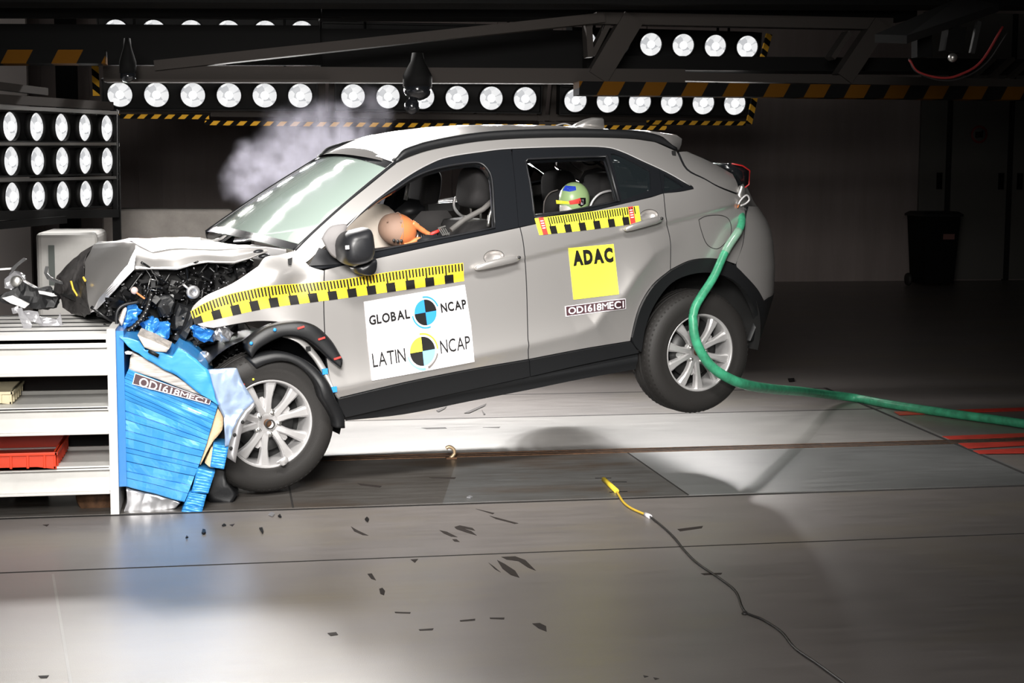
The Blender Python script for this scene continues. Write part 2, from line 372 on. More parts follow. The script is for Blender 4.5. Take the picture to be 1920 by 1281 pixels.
struct(MB().box((dx[2]-.05, RY1-.05, 0), (dx[2]+.05, RY1-.001, 4.2)).build('trim_2', 'void'))
c = at_y(1836, 252, RY1-.07)                 # round prohibition sign
sg = tag(MB().lathe([(0, -.004), (.14, -.004), (.14, .006), (0, .006)], 32).build('round_sign', 'wall2', loc=c), 'round red-rimmed prohibition sign on the dark sliding door', 'sign')
MB().lathe([(.105, -.006), (.14, -.006), (.14, -.001), (.105, -.001)], 32).build('red_rim', mat('faded_red', (.22, .03, .03), .6), sg)
MB().box((-.07, -.008, -.05), (.06, -.003, .04)).box((-.08, -.009, -.02), (.08, -.004, .015), R=Matrix.Rotation(-.75, 3, 'Y')).build('pictogram', 'black_s', sg)
b0 = at_z(1735, 538, 0); s_ = b0.y/FPX*.98
def bin_(x0, y0):
    t = thing('wheelie_bin', 'black wheeled rubbish bin standing by the dark sliding doors', 'rubbish bin', (x0, y0, 0))
    H = 1.06
    R = lambda w, d, z, x=0: [(x-w/2, -d/2, z), (x+w/2, -d/2, z), (x+w/2, d/2, z), (x-w/2, d/2, z)]
    MB().loft([R(.46, .5, .06), R(.56, .62, H)], smooth=False).build('body', 'black_steel', t)
    MB().loft([R(.62, .68, H), R(.62, .68, H+.03), R(.54, .5, H+.07)], smooth=False).build('lid', 'clad', t)
    MB().bar((-.25, .36, H), (.25, .36, H), .03, .03).build('handle', 'clad', t)
    for s in (-1, 1): MB().lathe([(0, -.025), (.09, -.025), (.1, 0), (.09, .025), (0, .025)], 20, T=Matrix.Translation((s*.26, .25, .1)) @ Matrix.Rotation(pi/2, 4, 'Z')).build('wheel', 'rubber', t)
    MB().box((.02, -.295, .72), (.2, -.285, .80)).build('label', mat('faded_label', (.16, .07, .06), .7), t)
bc = at_z(1766, 541, 0); bin_(bc.x, bc.y+.35)
# pale block and low parapet behind the barrier, lit by the lamp bars
def slab(name, label, cat, x0, x1, y0, y1, z, m='concrete'):
    o = MB().box((x0, y0, 0), (x1, y1, z)).build(name, m); bevel(o, .04, 3); return tag(o, label, cat)
p0, p1 = at_y(66, 420, 12), at_y(182, 420, 12)
blk = slab('white_concrete_block', 'white upright block with a vertical slot behind the steel barrier', 'block', p0.x, p1.x, 12, 12.9, at_y(66, 436, 12).z, 'white')
q = at_y(97, 490, 12)
MB().box((q.x-.022, 11.985, q.z-.18), (q.x+.022, 12.01, q.z+.12)).build('slot', mat('grey_green_slot', (.14, .16, .15), .7), blk)
p0, p1 = at_y(190, 400, 14), at_y(438, 400, 14)
slab('parapet_wall', 'low pale parapet behind the crumpled bonnet under the lamp bars', 'low wall', p0.x, p1.x, 14, 14.5, at_y(330, 392, 14).z)
# ------------------------------------------------------------------ lamp bars and gantry
def lamp_bar(label, A, B, n, r, half_h, end=.5, tilt=.12, parent_group='flood lamp bars', lamps=None, watt=0., aim=None, hang=True):
    """A, B: world centres of the first and last lamp; n lamps between them."""
    A = Vector(A); B = Vector(B); d = (B-A); L = d.length; yaw = math.atan2(d.y, d.x); pit = -math.asin(d.z/L)
    t = thing('lamp_bar', label, 'lamp bar', A, (0, 0, 0), parent_group)
    t.rotation_mode = 'XYZ'; t.rotation_euler = (tilt, pit, yaw)
    step = L/max(1, n-1)
    x0, x1 = -step*end, L+step*end
    h = MB().box((x0, .02, -half_h), (x1, .22, half_h))
    h.box((x0, -.03, half_h-.012), (x1, .02, half_h)).box((x0, -.03, -half_h), (x1, .02, -half_h+.012))
    h.box((x0, -.03, -half_h), (x0+.012, .02, half_h)).box((x1-.012, -.03, -half_h), (x1, .02, half_h))
    h.build('housing', 'lampbody', t)
    bpy.context.view_layer.update(); inv = t.matrix_world.inverted()
    for u in ((.08, .92) if hang else ()):
        p_ = A+d*u+Vector((0, .15, 0)); MB().tube([inv @ p_, inv @ Vector((p_.x, p_.y, RZ))], .012, 8).build('hanger_rod', 'black_steel', t)
    base = None
    for i in range(n):
        if lamps and i not in lamps: continue
        if base is None:
            o = MB().lathe([(r*1.08, -.028), (r*1.08, .02), (r*.98, .02), (r*.98, -.022), (r*1.08, -.028)], 28).build('lamp', 'lampbody', t)
            ln = MB().lathe([(.0001, -.016), (r*.5, -.022), (r*.85, -.018), (r*.985, -.006), (r*.985, .012), (.0001, .015)], 28).build('lens', 'lens', o)
            bl = MB().lathe([(.0001, -.040), (r*.26, -.036), (r*.33, -.026), (r*.33, -.018), (.0001, -.018)], 16).build('bulb', 'bulb', o)
            base = (o, ln, bl)
        else:
            o = base[0].copy(); COL.objects.link(o); o.parent = t
            for c_ in base[1:]:
                k = c_.copy(); COL.objects.link(k); k.parent = o
        if watt:
            sl_ = bpy.data.lights.new('flood_beam', 'SPOT'); sl_.energy = watt; sl_.spot_size = radians(82); sl_.spot_blend = .8; sl_.shadow_soft_size = r*.8; sl_.color = (1, .97, .94)
            so = bpy.data.objects.new('flood_beam', sl_); COL.objects.link(so); p_ = A+d*(i/max(1, n-1))+Vector((0, -.06, 0)); so.location = p_
            so.rotation_euler = (Vector(aim)-p_).to_track_quat('-Z', 'Y').to_euler()
        o.location = (i*step, 0, 0); o.rotation_euler = (0, rng.random()*.5, 0)
    return t
YB = 13.0
la = lambda x, y, Y=YB: at_y(x, y, Y)
lr = .0995
BH = at_y(300, 150, YB).z-at_y(300, 208, YB).z
LB1 = lamp_bar('bar of six lit flood lamps at the left of the long row above the bonnet', la(225, 177.3), la(562.7, 179.3), 6, lr, BH/2, watt=125, aim=(.6, 8.6, .2))
LB2 = lamp_bar('middle bar of the long lamp row, one lamp half hidden by a black dome camera', la(661.7, 180), la(984, 185), 6, lr, BH/2, watt=125, aim=(1.2, 8.6, .2))
LB3 = lamp_bar('right-hand bar of the long lamp row above the car roof', la(1078.3, 188.3), la(1376.7, 194), 6, lr, BH/2, watt=70, aim=(1.6, 8.6, .2))
lamp_bar('upper bar of flood lamps at the left, mostly hidden by a black beam', la(218, 60, 13.6), la(566, 62, 13.6), 6, lr*1.05, .13)
lamp_bar('upper bar of flood lamps above the roof, hidden but for one bright sliver', la(640, 70, 13.6), la(1000, 76, 13.6), 6, lr*1.05, .13, lamps=[5])
LB4 = lamp_bar('upper bar of six lit flood lamps at the right seen through the gantry', la(1097, 80), la(1400, 88), 6, lr*.98, .125, end=.42)
# tilted stack of three bars on the left, seen at a slant
for k, (ya, yb, lab) in enumerate(((237, 240.5, 'topmost'), (302, 301, 'middle'), (369, 362, 'lowest'))):
    A = at_y(15+2*k, ya, 10.7); B = at_y(196.5+.6*k, yb, 11.95)
    st = (B-A)/4
    lamp_bar('%s of the three stacked lamp bars turned inwards at the left' % lab, A-st, B, 6, .0985, .106, tilt=0.02, end=.52, parent_group='stacked lamp bars at the left', hang=False)
fr = thing('lamp_stack_frame', 'grey tube frame carrying the stacked lamp bars at the left', 'frame', at_y(205, 300, 12.0))
def rel(o, p): return Vector(p)-o.location
for u_, v_ in ((214, 12.10), (-30, 10.75)):
    q_ = at_y(u_, 207, v_)-fr.location; MB().box((q_.x-.03, q_.y+.0, -fr.location.z), (q_.x+.03, q_.y+.06, q_.z)).build('upright', 'black_steel', fr)
for (x0, y0, x1, y1, w, m) in ((-30, 158, 84, 172, .05, 'gantry'), (-30, 184, 206, 199, .06, 'gantry'), (-30, 199, 218, 212, .025, 'steel'), (-30, 270, 216, 270, .02, 'steel'), (-30, 339, 216, 333, .02, 'steel'), (-30, 405, 216, 400, .06, 'black_steel'), (216, 205, 217, 402, .03, 'black_steel'), (-30, 425, 120, 412, .05, 'black_steel')):
    MB().bar(rel(fr, at_y(x0, y0, 10.35 if x0 < 100 else 12.05)), rel(fr, at_y(x1, y1, 12.0 if x1 > 120 else 11.2)), w, w).build('rail', m, fr)
FIX = []
def haz(name, label, pts, h, m, Y, cat='hazard strip', thick=.05):
    (ax, ay), (bx, by) = pts; A = at_y(ax, ay, Y); B = at_y(bx, by, Y); d = B-A
    o = MB().box((0, 0, -h/2), (d.length, thick, h/2)).build(name, m); o.location = A
    o.rotation_euler = (0, -math.asin(d.z/d.length), math.atan2(d.y, d.x)); return tag(o, label, cat)
FIX.append((haz('hazard_strip', 'narrow black and yellow striped strip under the left lamp bar', ((222, 218), (392, 219.5)), .035, 'haz_fine', YB-.1), LB1))
FIX.append((haz('hazard_strip', 'long black and yellow striped strip running just above the car roof', ((384, 230.5), (1250, 240)), .035, 'haz_fine', YB-.12), LB2))
FIX.append((haz('hazard_strip', 'black and yellow striped strip under the right lamp bar behind the spoiler', ((1215, 229.5), (1398, 231.5)), .035, 'haz_fine', YB-.1), LB3))
MB_ = lambda: MB()
def post(label, a, b, w, Y=YB-.08):
    A = at_y(*a, Y); B = at_y(*b, Y); o = MB().bar((0, 0, 0), B-A, w, .03, up=(0, 1, 0)).build('hazard_post', 'haz_post'); o.location = A; return o
FIX.append((post('short striped end strip of the lower right lamp bar', (1416, 178), (1404, 232), .05), LB3))
FIX.append((post('short striped end strip of the upper right lamp bar', (1442, 64), (1430, 110), .05), LB4))
FIX.append((post('', (178, 120), (181, 180), .055, 13.3), LB1))
def stick(o, par):
    bpy.context.view_layer.update(); mw = o.matrix_world.copy()
    for k in ('label', 'category', 'group'):
        if k in o: del o[k]
    o.parent = par; o.matrix_parent_inverse = par.matrix_world.inverted(); o.matrix_world = mw
for o_, p_ in FIX: stick(o_, p_)
# hanger frames between the lamp bars
hf = thing('lamp_hanger_frame', 'thin grey hanger frame holding the long row of lamp bars', 'frame', at_y(800, 200, YB+.1))
for (x0, y0, x1, y1, w) in ((603, 150, 603, 232, .06), (622, 150, 622, 215, .05), (1020, 155, 1013, 228, .06), (1042, 157, 1035, 228, .06), (395, 213, 1400, 226, .05), (225, 207, 600, 210, .03), (735, 212, 740, 226, .03), (890, 212, 895, 224, .03), (1010, 232, 1250, 233, .03)):
    MB().bar(rel(hf, at_y(x0, y0, YB+.14)), rel(hf, at_y(x1, y1, YB+.14)), w, w).build('strut', 'gantry', hf)
# foreground gantry truss (nearer than the lamps)
GY = 11.6
gt = thing('gantry_truss', 'large dim grey steel truss crossing in front of the lamp bars', 'gantry', at_y(960, 100, GY))
def gb(name, x0, y0, x1, y1, w, m='gantry', Y=GY, d=.14):
    return MB().bar(rel(gt, at_y(x0, y0, Y)), rel(gt, at_y(x1, y1, Y)), d, w*Y/FPX).build(name, m, gt)
gb('chord', 195, 139, 1280, 144.5, 28); gb('chord', 1280, 144.5, 2000, 159, 16)
gb('chord', 1115, 35, 1668, 46, 22); gb('brace', 290, 124, 1130, 34, 18, Y=GY-.05)
gb('brace', 1118, 146, 1185, 34, 40, Y=GY-.02); gb('brace', 1100, 36, 1104, 108, 12, Y=GY+.06); gb('brace', 1108, 104, 1138, 46, 10, Y=GY+.08)
gb('brace', 1578, 148, 1648, 44, 34, Y=GY-.02); gb('brace', 1556, 110, 1588, 62, 10, Y=GY+.08)
gb('plate', 200, 152, 620, 153, 5, Y=GY-.08)
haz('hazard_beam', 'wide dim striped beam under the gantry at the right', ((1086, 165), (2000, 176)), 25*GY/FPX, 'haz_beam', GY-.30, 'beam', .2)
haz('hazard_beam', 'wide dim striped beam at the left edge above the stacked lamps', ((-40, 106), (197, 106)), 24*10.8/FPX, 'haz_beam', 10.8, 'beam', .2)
def beam(label, x0, y0, x1, y1, hpx, Y, d=.4, m='black_steel'):
    A = at_y(x0, y0, Y); B = at_y(x1, y1, Y); o = MB().bar((0, 0, 0), B-A, d, hpx*Y/FPX).build('roof_beam', m); o.location = A; return tag(o, label, 'beam')
beam('black beam hiding the lower half of the upper left lamps', -60, 84, 600, 86, 72, 12.2, .08)
beam('black beam behind the truss in the middle under the upper lamps', 600, 98, 1100, 100, 84, 12.4, .08)
beam('deep black roof beam along the top of the scene', -80, -6, 2000, 2, 28, 11.2)
beam('dim grey roof beam just under the topmost black beam', -80, 22, 640, 23, 22, 12.0, .08, m='black_steel')
beam('black walkway edge behind the truss at the right', 1090, 120, 1990, 127, 26, 12.4)
beam('black beam hiding the upper edge of the right lamps', 600, 20, 1700, 24, 30, 12.1)
sl = thing('walkway_grille', 'dark slatted walkway grille behind the truss at the far right', 'grille', at_y(1850, 130, 12))
for i in range(5): MB().bar(rel(sl, at_y(1818+i*36, 150, 11.8)), rel(sl, at_y(1862+i*36, 110, 11.95)), .05, .03).build('slat', 'gantry', sl)
# dome cameras and the equipment tray under the gantry
def dome(label, x, y, r, Y):
    c = at_y(x, y, Y); t = thing('dome_camera', label, 'camera', c)
    MB().ellipsoid((0, 0, 0), (r, r, r*.8)).build('dome', 'gloss_black', t)
    MB().lathe([(0.0001, .02), (r*1.05, .02), (r*1.05, .1), (r*.5, .2), (r*.4, .26), (.0001, .26)], 24, axis='z').build('mount', 'black_steel', t); zc = at_y(x, 141, GY).z-c.z; MB().bar((0, 0, zc), (0, GY-Y-.065, zc), .05, .05).build('arm', 'black_steel', t)
    return t
dome('small black dome camera above the leftmost lamp of the long row', 240, 143, .055, 11.2)
t = dome('black dome camera on an arm hiding a lamp of the middle bar', 783, 168, .10, 11.2)
MB().ellipsoid((-.04, 0, -.12), (.055, .05, .06)).build('lens_barrel', 'gloss_black', t)
eq = thing('equipment_tray', 'dark equipment tray with cameras and hanging cables at the upper right', 'equipment', at_y(1760, 70, 9.5))
E = lambda x, y, Y=9.5: rel(eq, at_y(x, y, Y))
MB().prism([E(1640, 80, 9), E(1700, 82, 9), E(1872, 22, 9.9), E(1800, 8, 10.2)], (0, 0, .05)).build('tray', 'dark_metal', eq)
MB().bar(E(1790, 50), E(1782, 98), .1, .12).build('camera_body', 'black_steel', eq)
MB().bar(E(1728, 60), E(1728, 108), .09, .1).build('camera_body', 'black_steel', eq)
MB().ellipsoid(E(1786, 108), (.03, .03, .03)).build('camera_lens', 'steel', eq)
MB().bar(E(1835, 40), E(1822, 100), .03, .03).build('bracket', 'dark_metal', eq)
MB().tube(spline([E(1705, 112), E(1722, 135), E(1765, 146), E(1800, 140), E(1840, 115), E(1880, 50)], 8), .008).build('cable', mat('dark_red_cable', (.25, .02, .02), .5), eq)
MB().tube(spline([E(1704, 110), E(1718, 134), E(1760, 150), E(1805, 146), E(1850, 118), E(1890, 60)], 8), .005).build('cable', 'black_c', eq)
# pieces of wall and curtain behind the left lamps
cu = tag(MB().box((0, 0, 0), (1, 1, 1)).build('pale_curtain', mat('pale_curtain', (.55, .5, .48), .8), fix=True), 'pale strip curtain behind the stacked lamps at the left edge', 'curtain')
A = at_y(-40, 260, 18); B = at_y(53, 260, 18); cu.location = (A.x, 18, 0); cu.scale = (B.x-A.x, .15, 4)
cu = tag(MB().box((0, 0, 0), (1, 1, 1)).build('black_cabinet', 'black_steel', fix=True), 'tall black cabinet seen between the stacked lamps and the long row', 'cabinet')
A = at_y(107, 260, 19); B = at_y(144, 260, 19); cu.location = (A.x, 19, 0); cu.scale = (B.x-A.x, .3, 4)
# ------------------------------------------------------------------ the car: its own frame (x to the tail, y to the far side, z up)
CT = Vector((-.169, 8.491, .037))
CR = (Matrix.Rotation(.28969, 3, 'Z') @ Matrix.Rotation(-.0907, 3, 'Y') @ Matrix.Rotation(.02413, 3, 'X'))
CRi = CR.transposed(); CAMC = CRi @ (CO-CT)
def car_pt(px, py, y):
    d = CRi @ ray(px, py); return CAMC + d*((y-CAMC.y)/d.y)
def to_world(p): return CR @ Vector(p) + CT
def w2c(p): return CRi @ (Vector(p)-CT)
def seg_sd(x, z):
    best = 9; sg = 1
    for (a, b), (c, d) in zip(Z2T, Z2T[1:]):
        ux, uz = c-a, d-b; L = ux*ux+uz*uz; t = max(0, min(1, ((x-a)*ux+(z-b)*uz)/L)); ex, ez = x-a-ux*t, z-b-uz*t; q = ex*ex+ez*ez
        if q < best: best = q; sg = 1 if ux*ez-uz*ex > 0 else -1
    return sg*math.sqrt(best)
Z2T = [(-.5, .46), (.53, .481), (1.27, .538), (1.58, .554), (1.86, .574), (1.976, .60), (2.034, .661), (2.164, .742), (2.263, .849), (2.394, .953), (2.55, 1.0), (4, 1.0)]
XET = [(.3, 3.36), (.6, 3.49), (.757, 3.505), (.9, 3.50), (.97, 3.485), (1.03, 3.46), (1.09, 3.42), (1.15, 3.375), (1.3, 3.30), (1.45, 3.08), (1.6, 2.9)]
def W(x, z):
    t = 1.055+.085*x-z
    if t < 0: w = .845+.46*t-.30*t*t
    else:
        w = .845+.030*(1-exp(-t/.07))
        if x > .6:
            z1 = .986+.113*(x-1.288); e = z1-z
            w -= .016*sst(e/.036)*exp(-max(0, e)/.32)*min(1, (x-.6)/.4)
        d = seg_sd(x, z); fade = 1-sst((x-2.2)/.45)
        w += .055*exp(-(math.sqrt(d*d+1.4e-4)-.0118)/.115)*fade
    if x < .5: w -= .16*((.5-x)/.9)**2
    xe = lerp_pts(XET, z); u = (x-(xe-.75))/.75
    if u > 0: w *= max(0., 1-min(u, .995)**3.0)**(1/3.0)
    return w
def side_pt(px, py):
    y = -.8
    for i in range(14):
        p = car_pt(px, py, y); y = y*.35-W(p.x, p.z)*.65
    return Vector((p.x, p.z))
def nrm(x, z, h=.004):
    gx = (W(x+h, z)-W(x-h, z))/(2*h); gz = (W(x, z+h)-W(x, z-h))/(2*h)
    return Vector((-gx, -1, -gz)).normalized()      # outward, near side (y=-W)
car = thing('crash_test_car', 'silver crossover car with a crushed nose rammed against the blue barrier, tail in the air', 'car')
car.matrix_world = Matrix.Translation(CT) @ CR.to_4x4()
def inside(p, poly):
    c = False; n = len(poly); x, y = p
    for i in range(n):
        a = poly[i]; b = poly[i-1]
        if (a[1] > y) != (b[1] > y) and x < (b[0]-a[0])*(y-a[1])/(b[1]-a[1])+a[0]: c = not c
    return c
def inset(poly, d):
    n = len(poly); A = sum(poly[i-1][0]*poly[i][1]-poly[i][0]*poly[i-1][1] for i in range(n)); s = 1 if A > 0 else -1
    out = []
    for i in range(n):
        p = Vector(poly[i]); a = (p-Vector(poly[i-1])); b = (Vector(poly[(i+1) % n])-p)
        if a.length < 1e-7 or b.length < 1e-7: continue
        a.normalize(); b.normalize(); m = Vector((-a.y-b.y, a.x+b.x))
        if m.length < 1e-4: m = Vector((-a.y, a.x))
        m.normalize(); k = max(.45, m.dot(Vector((-a.y, a.x)))); out.append(p+m*(d*s/k))
    return out
def dens(poly, r):
    out = []
    n = len(poly)
    for i in range(n):
        a = Vector(poly[i]); b = Vector(poly[(i+1) % n]); L = (b-a).length; k = max(1, int(L/r))
        out += [a+(b-a)*(j/k) for j in range(k)]
    return out
def px_poly(segs, n=4):
    """segs: lists of picture points; each list is one smooth run, corners between lists."""
    out = []
    for s in segs:
        P = [Vector(p) for p in s]
        Q = spline(P, n) if len(P) > 2 else P
        out += Q[:-1] if len(segs) > 1 else Q
    if len(segs) == 1: return out
    return out
def cdt(poly, res, holes=()):
    pts = []; edges = []
    for lp in (poly, *holes):
        o = len(pts); pts += [Vector((p[0], p[1])) for p in lp]; n = len(lp)
        edges += [(o+i, o+(i+1) % n) for i in range(n)]
    xs = [p[0] for p in poly]; zs = [p[1] for p in poly]
    bd = list(pts); cell = {}
    for b in bd: cell.setdefault((int(b[0]//res), int(b[1]//res)), []).append(b)
    x = min(xs)+res*.5
    while x < max(xs):
        z = min(zs)+res*.5
        while z < max(zs):
            if inside((x, z), poly) and not any(inside((x, z), h) for h in holes):
                k = (int(x//res), int(z//res)); ok = True
                for i in (-1, 0, 1):
                    for j in (-1, 0, 1):
                        for b in cell.get((k[0]+i, k[1]+j), ()):
                            if (b[0]-x)**2+(b[1]-z)**2 < (.45*res)**2: ok = False
                if ok: pts.append(Vector((x, z)))
            z += res
        x += res
    v, e, f, *_ = delaunay_2d_cdt(pts, edges, [], 1, 1e-6)
    keep = []
    for t in f:
        c = ((v[t[0]].x+v[t[1]].x+v[t[2]].x)/3, (v[t[0]].y+v[t[1]].y+v[t[2]].y)/3)
        if inside(c, poly) and not any(inside(c, h) for h in holes): keep.append(t)
    return v, keep
def panel(name, m, segs=None, xz=None, off=0., gap=.0025, thick=.025, res=.016, holes=(), parent=None, far=True, n=4, fn=None):
    """a body panel: outline on the car's flank, meshed and lifted to the flank's curved surface, with a folded edge."""
    poly = xz or [side_pt(p[0], p[1]) for p in px_poly(segs, n)]
    poly = [p for i, p in enumerate(poly) if (Vector(p)-Vector(poly[i-1])).length > 1e-4]
    if gap: poly = inset(poly, gap)
    poly = dens(poly, res); H = []
    for h in holes: H.append(dens(inset(h, -gap) if gap else h, res))
    v, f = cdt(poly, res, H)
    vs = []; ns = []
    for p in v:
        nn = nrm(p.x, p.y); o = off+(fn(p.x, p.y) if fn else 0)
        vs.append(Vector((p.x, -W(p.x, p.y), p.y))+nn*o); ns.append(nn)
    if fn:                                        # extra relief: normals from the faces instead
        ns = [Vector() for _ in vs]
        for t in f:
            q = (vs[t[1]]-vs[t[0]]).cross(vs[t[2]]-vs[t[0]])
            if q.y > 0: q = -q
            for i in t: ns[i] += q
        ns = [q.normalized() for q in ns]
    fs = []
    for t in f:
        q = (vs[t[1]]-vs[t[0]]).cross(vs[t[2]]-vs[t[0]]); fs.append(tuple(t) if q.y < 0 else tuple(reversed(t)))
    nskin = len(fs)
    if thick:
        cnt = {}
        for t in fs:
            for a, b in ((t[0], t[1]), (t[1], t[2]), (t[2], t[0])): cnt[(a, b)] = 1
        bl = [(a, b) for a, b in cnt if (b, a) not in cnt]
        for a, b in bl:
            d = (vs[b]-vs[a]); k = len(vs); en = d.cross(ns[a]).normalized()
            for q in (a, b): vs.append(vs[q].copy()); ns.append((en*.75+ns[q]*.25).normalized())
            for q in (a, b): vs.append(vs[q]-ns[q]*thick); ns.append(en)
            fs.append((k+1, k, k+2, k+3))
    out = []
    for side in ((1, -1) if far else (1,)):
        me = bpy.data.meshes.new(name)
        me.from_pydata([(p.x, p.y*side, p.z) for p in vs], [], [t if side == 1 else tuple(reversed(t)) for t in fs])
        for q in me.polygons: q.use_smooth = True
        me.normals_split_custom_set_from_vertices([(q.x, q.y*side, q.z) for q in ns])
        me.materials.append(M[m] if isinstance(m, str) else m)
        if m == 'paint':                       # folded edge coloured black to paint shade into the panel gaps
            me.materials.append(M['satin_black'])
            for q in me.polygons[nskin:]: q.material_index = 1
        o = bpy.data.objects.new(name, me); COL.objects.link(o); o.parent = parent or car; out.append(o)
    return out[0], (out[1] if far else None)
def decal(name, m, polys, off, parent, base=None):
    """flat shapes given as polygons in picture points (or triangles), laid on the flank."""
    mb = MB()
    for poly in polys:
        v, f = cdt(dens([side_pt(*p) for p in poly], .02), .02)
        P = [Vector((p.x, -W(p.x, p.y), p.y))+nrm(p.x, p.y)*off for p in v]
        F = []
        for t in f:
            q = (P[t[1]]-P[t[0]]).cross(P[t[2]]-P[t[0]]); F.append(tuple(t) if q.y < 0 else tuple(reversed(t)))
        mb.add(P, F, 0, True)
    return mb.build(name, m, parent, fix=False)
def bil(Q, u, v):
    """Q: TL TR BR BL picture corners; u right, v up"""
    a = Vector(Q[3])*(1-u)+Vector(Q[2])*u; b = Vector(Q[0])*(1-u)+Vector(Q[1])*u; return a*(1-v)+b*v
def dent(x, z): return .030*exp(-(((x-.22)/.11)**2+((z-1.06)/.07)**2))-.035*exp(-(((x-.33)/.07)**2+((z-1.02)/.05)**2))+.012*sin(x*16+z*9)*exp(-((z-.95)/.16)**2)*sst((.5-x)/.3)
def on_side(p, off):
    q = side_pt(p[0], p[1])
    if q.x < .47: off = off+dent(q.x, q.y)
    return Vector((q.x, -W(q.x, q.y), q.y))+nrm(q.x, q.y)*off
def lettering(name, body, Q, box, m, off, parent, bold=0., place=None, gap=.085):
    """text set into box (u0,v0,u1,v1) of the sheet with picture corners Q"""
    vs, fs = text_mesh(body, bold=bold, gap=gap); u0, v0, u1, v1 = box
    bm = bmesh.new(); bv = [bm.verts.new((x, y, 0)) for x, y in vs]
    for f in fs:
        try: bm.faces.new([bv[i] for i in f])
        except ValueError: pass
    bmesh.ops.triangulate(bm, faces=bm.faces)
    for k_ in range(2):
        L_ = [e_ for e_ in bm.edges if (e_.calc_length() > .12/(1+k_))]
        if L_: bmesh.ops.subdivide_edges(bm, edges=L_, cuts=1); bmesh.ops.triangulate(bm, faces=bm.faces)
    for v in bm.verts:
        q = bil(Q, u0+(u1-u0)*v.co.x, v0+(v1-v0)*v.co.y); v.co = place(q, off) if place else on_side(q, off)
    me = bpy.data.meshes.new(name); bm.to_mesh(me); bm.free(); me.materials.append(M[m])
    o = bpy.data.objects.new(name, me); COL.objects.link(o); o.parent = parent; return o
# --- outlines in picture points -----------------------------------------------------------------------------
belt_out = [(707, 484), (800, 463), (900, 442), (975, 426)]           # front door skin top edge
gapB = [(975, 426), (982, 462), (987, 530), (989, 600), (991, 674)]
gapC = [(1244, 362), (1250, 418), (1257, 454), (1257, 506)]
archR_out = [(1257, 506), (1223, 535), (1198, 577), (1183, 632)]
archR_top = [(1257, 506), (1290, 490), (1320, 485), (1351, 487), (1375, 498), (1394, 516), (1416, 541), (1430, 566)]
clad_top_f = [(632, 747), (760, 717), (880, 693), (991, 674)]
clad_top_r = [(991, 674), (1090, 655), (1182, 640)]
rail_edge = [(743, 305), (770, 292), (813, 279), (893, 265), (973, 259), (1073, 257), (1173, 259), (1223, 265)]
silver_in = [(634, 444), (675, 403), (710, 370), (745, 345), (767, 329), (803, 308), (840, 294), (907, 283.5), (960, 278), (1073, 274.5), (1133, 275.5), (1165, 283), (1207, 302), (1250, 323), (1294, 347), (1300, 354)]
CUP = {}
for k_, q_ in (('f', (926, 482)), ('r', (1217, 405))):
    c_ = side_pt(*q_); CUP[k_] = (c_, [Vector((c_.x+.058*cos(t_*pi/14), c_.y+.034*sin(t_*pi/14))) for t_ in range(28)])
# front door (skin below the window)
fd, fdf = panel('front_door', 'paint', [[(608, 506), (640, 498), (680, 490), (707, 484)], belt_out, gapB, list(reversed(clad_top_f)), [(632, 747), (618, 700), (610, 640), (607, 570), (608, 506)]], res=.0105, holes=[CUP['f'][1]])
rd, rdf = panel('rear_door', 'paint', [[(975, 426), (1060, 407), (1150, 386), (1244, 364)], gapC, archR_out, list(reversed(clad_top_r)), list(reversed(gapB))], res=.0105, holes=[CUP['r'][1]])
# black door cladding and sills
panel('door_cladding', 'clad', [clad_top_f, [(991, 674), (993, 706)], [(993, 706), (880, 731), (760, 757), (646, 783)], [(646, 783), (634, 760), (632, 747)]], off=.010, thick=.03, parent=fd, far=False)
panel('door_cladding', 'clad', [clad_top_r, [(1182, 640), (1198, 662)], [(1198, 662), (1090, 684), (993, 706)], [(993, 706), (991, 674)]], off=.010, thick=.03, parent=rd, far=False)
panel('sill', 'clad', [[(640, 780), (760, 753), (880, 727), (993, 702), (1090, 681), (1198, 660)], [(1198, 660), (1194, 693)], [(1194, 693), (1090, 712), (993, 732), (880, 754), (760, 778), (650, 790)], [(650, 790), (640, 780)]], off=-.012, thick=.05, gap=0, fn=lambda x, z: .014*exp(-((z-.345-.012*(x-.5))/.018)**2))
# the side frame: pillar, roof edge, rear quarter
quarter = [[(550, 470), (600, 425), (640, 389), (693, 346), (743, 305)], rail_edge, [(1223, 265), (1233, 268), (1269, 284)], [(1269, 284), (1287, 318), (1321, 336), (1348, 351), (1385, 366)], [(1385, 366), (1395, 384), (1398, 408)],
    [(1398, 408), (1393, 457), (1380, 496)], [(1380, 496), (1351, 487), (1320, 485), (1290, 490), (1257, 506)], list(reversed(gapC)), [(1244, 362), (1275, 359), (1300, 354)], list(reversed(silver_in)), [(634, 444), (600, 470), (575, 492), (560, 488), (550, 470)]]
uq, uqf = panel('side_frame', 'paint', quarter, res=.012)
# rear bumper corner and its black lower part
sil = [(x, z) for x, z in ((3.395, 1.10), (3.43, 1.05), (3.465, .98), (3.485, .92), (3.492, .80), (3.488, .72), (3.475, .63))]
bp = [side_pt(*p) for p in spline([(1430, 566), (1416, 541), (1394, 516), (1380, 497), (1393, 457), (1398, 410), (1403, 386)], 4)]
bl = [side_pt(*p) for p in [(1452, 552), (1440, 559), (1430, 566)]]
panel('rear_bumper', 'paint', xz=bp+[Vector(p) for p in sil]+bl[:-1], res=.014)
lo = [(3.47, .62), (3.46, .55), (3.42, .47), (3.34, .39), (3.22, .345)]
lb = [side_pt(*p) for p in [(1405, 640), (1421, 600), (1428, 572), (1430, 566), (1440, 559), (1452, 552)]]
panel('lower_bumper', 'clad', xz=lb+[Vector(p) for p in lo], off=.004, res=.014)
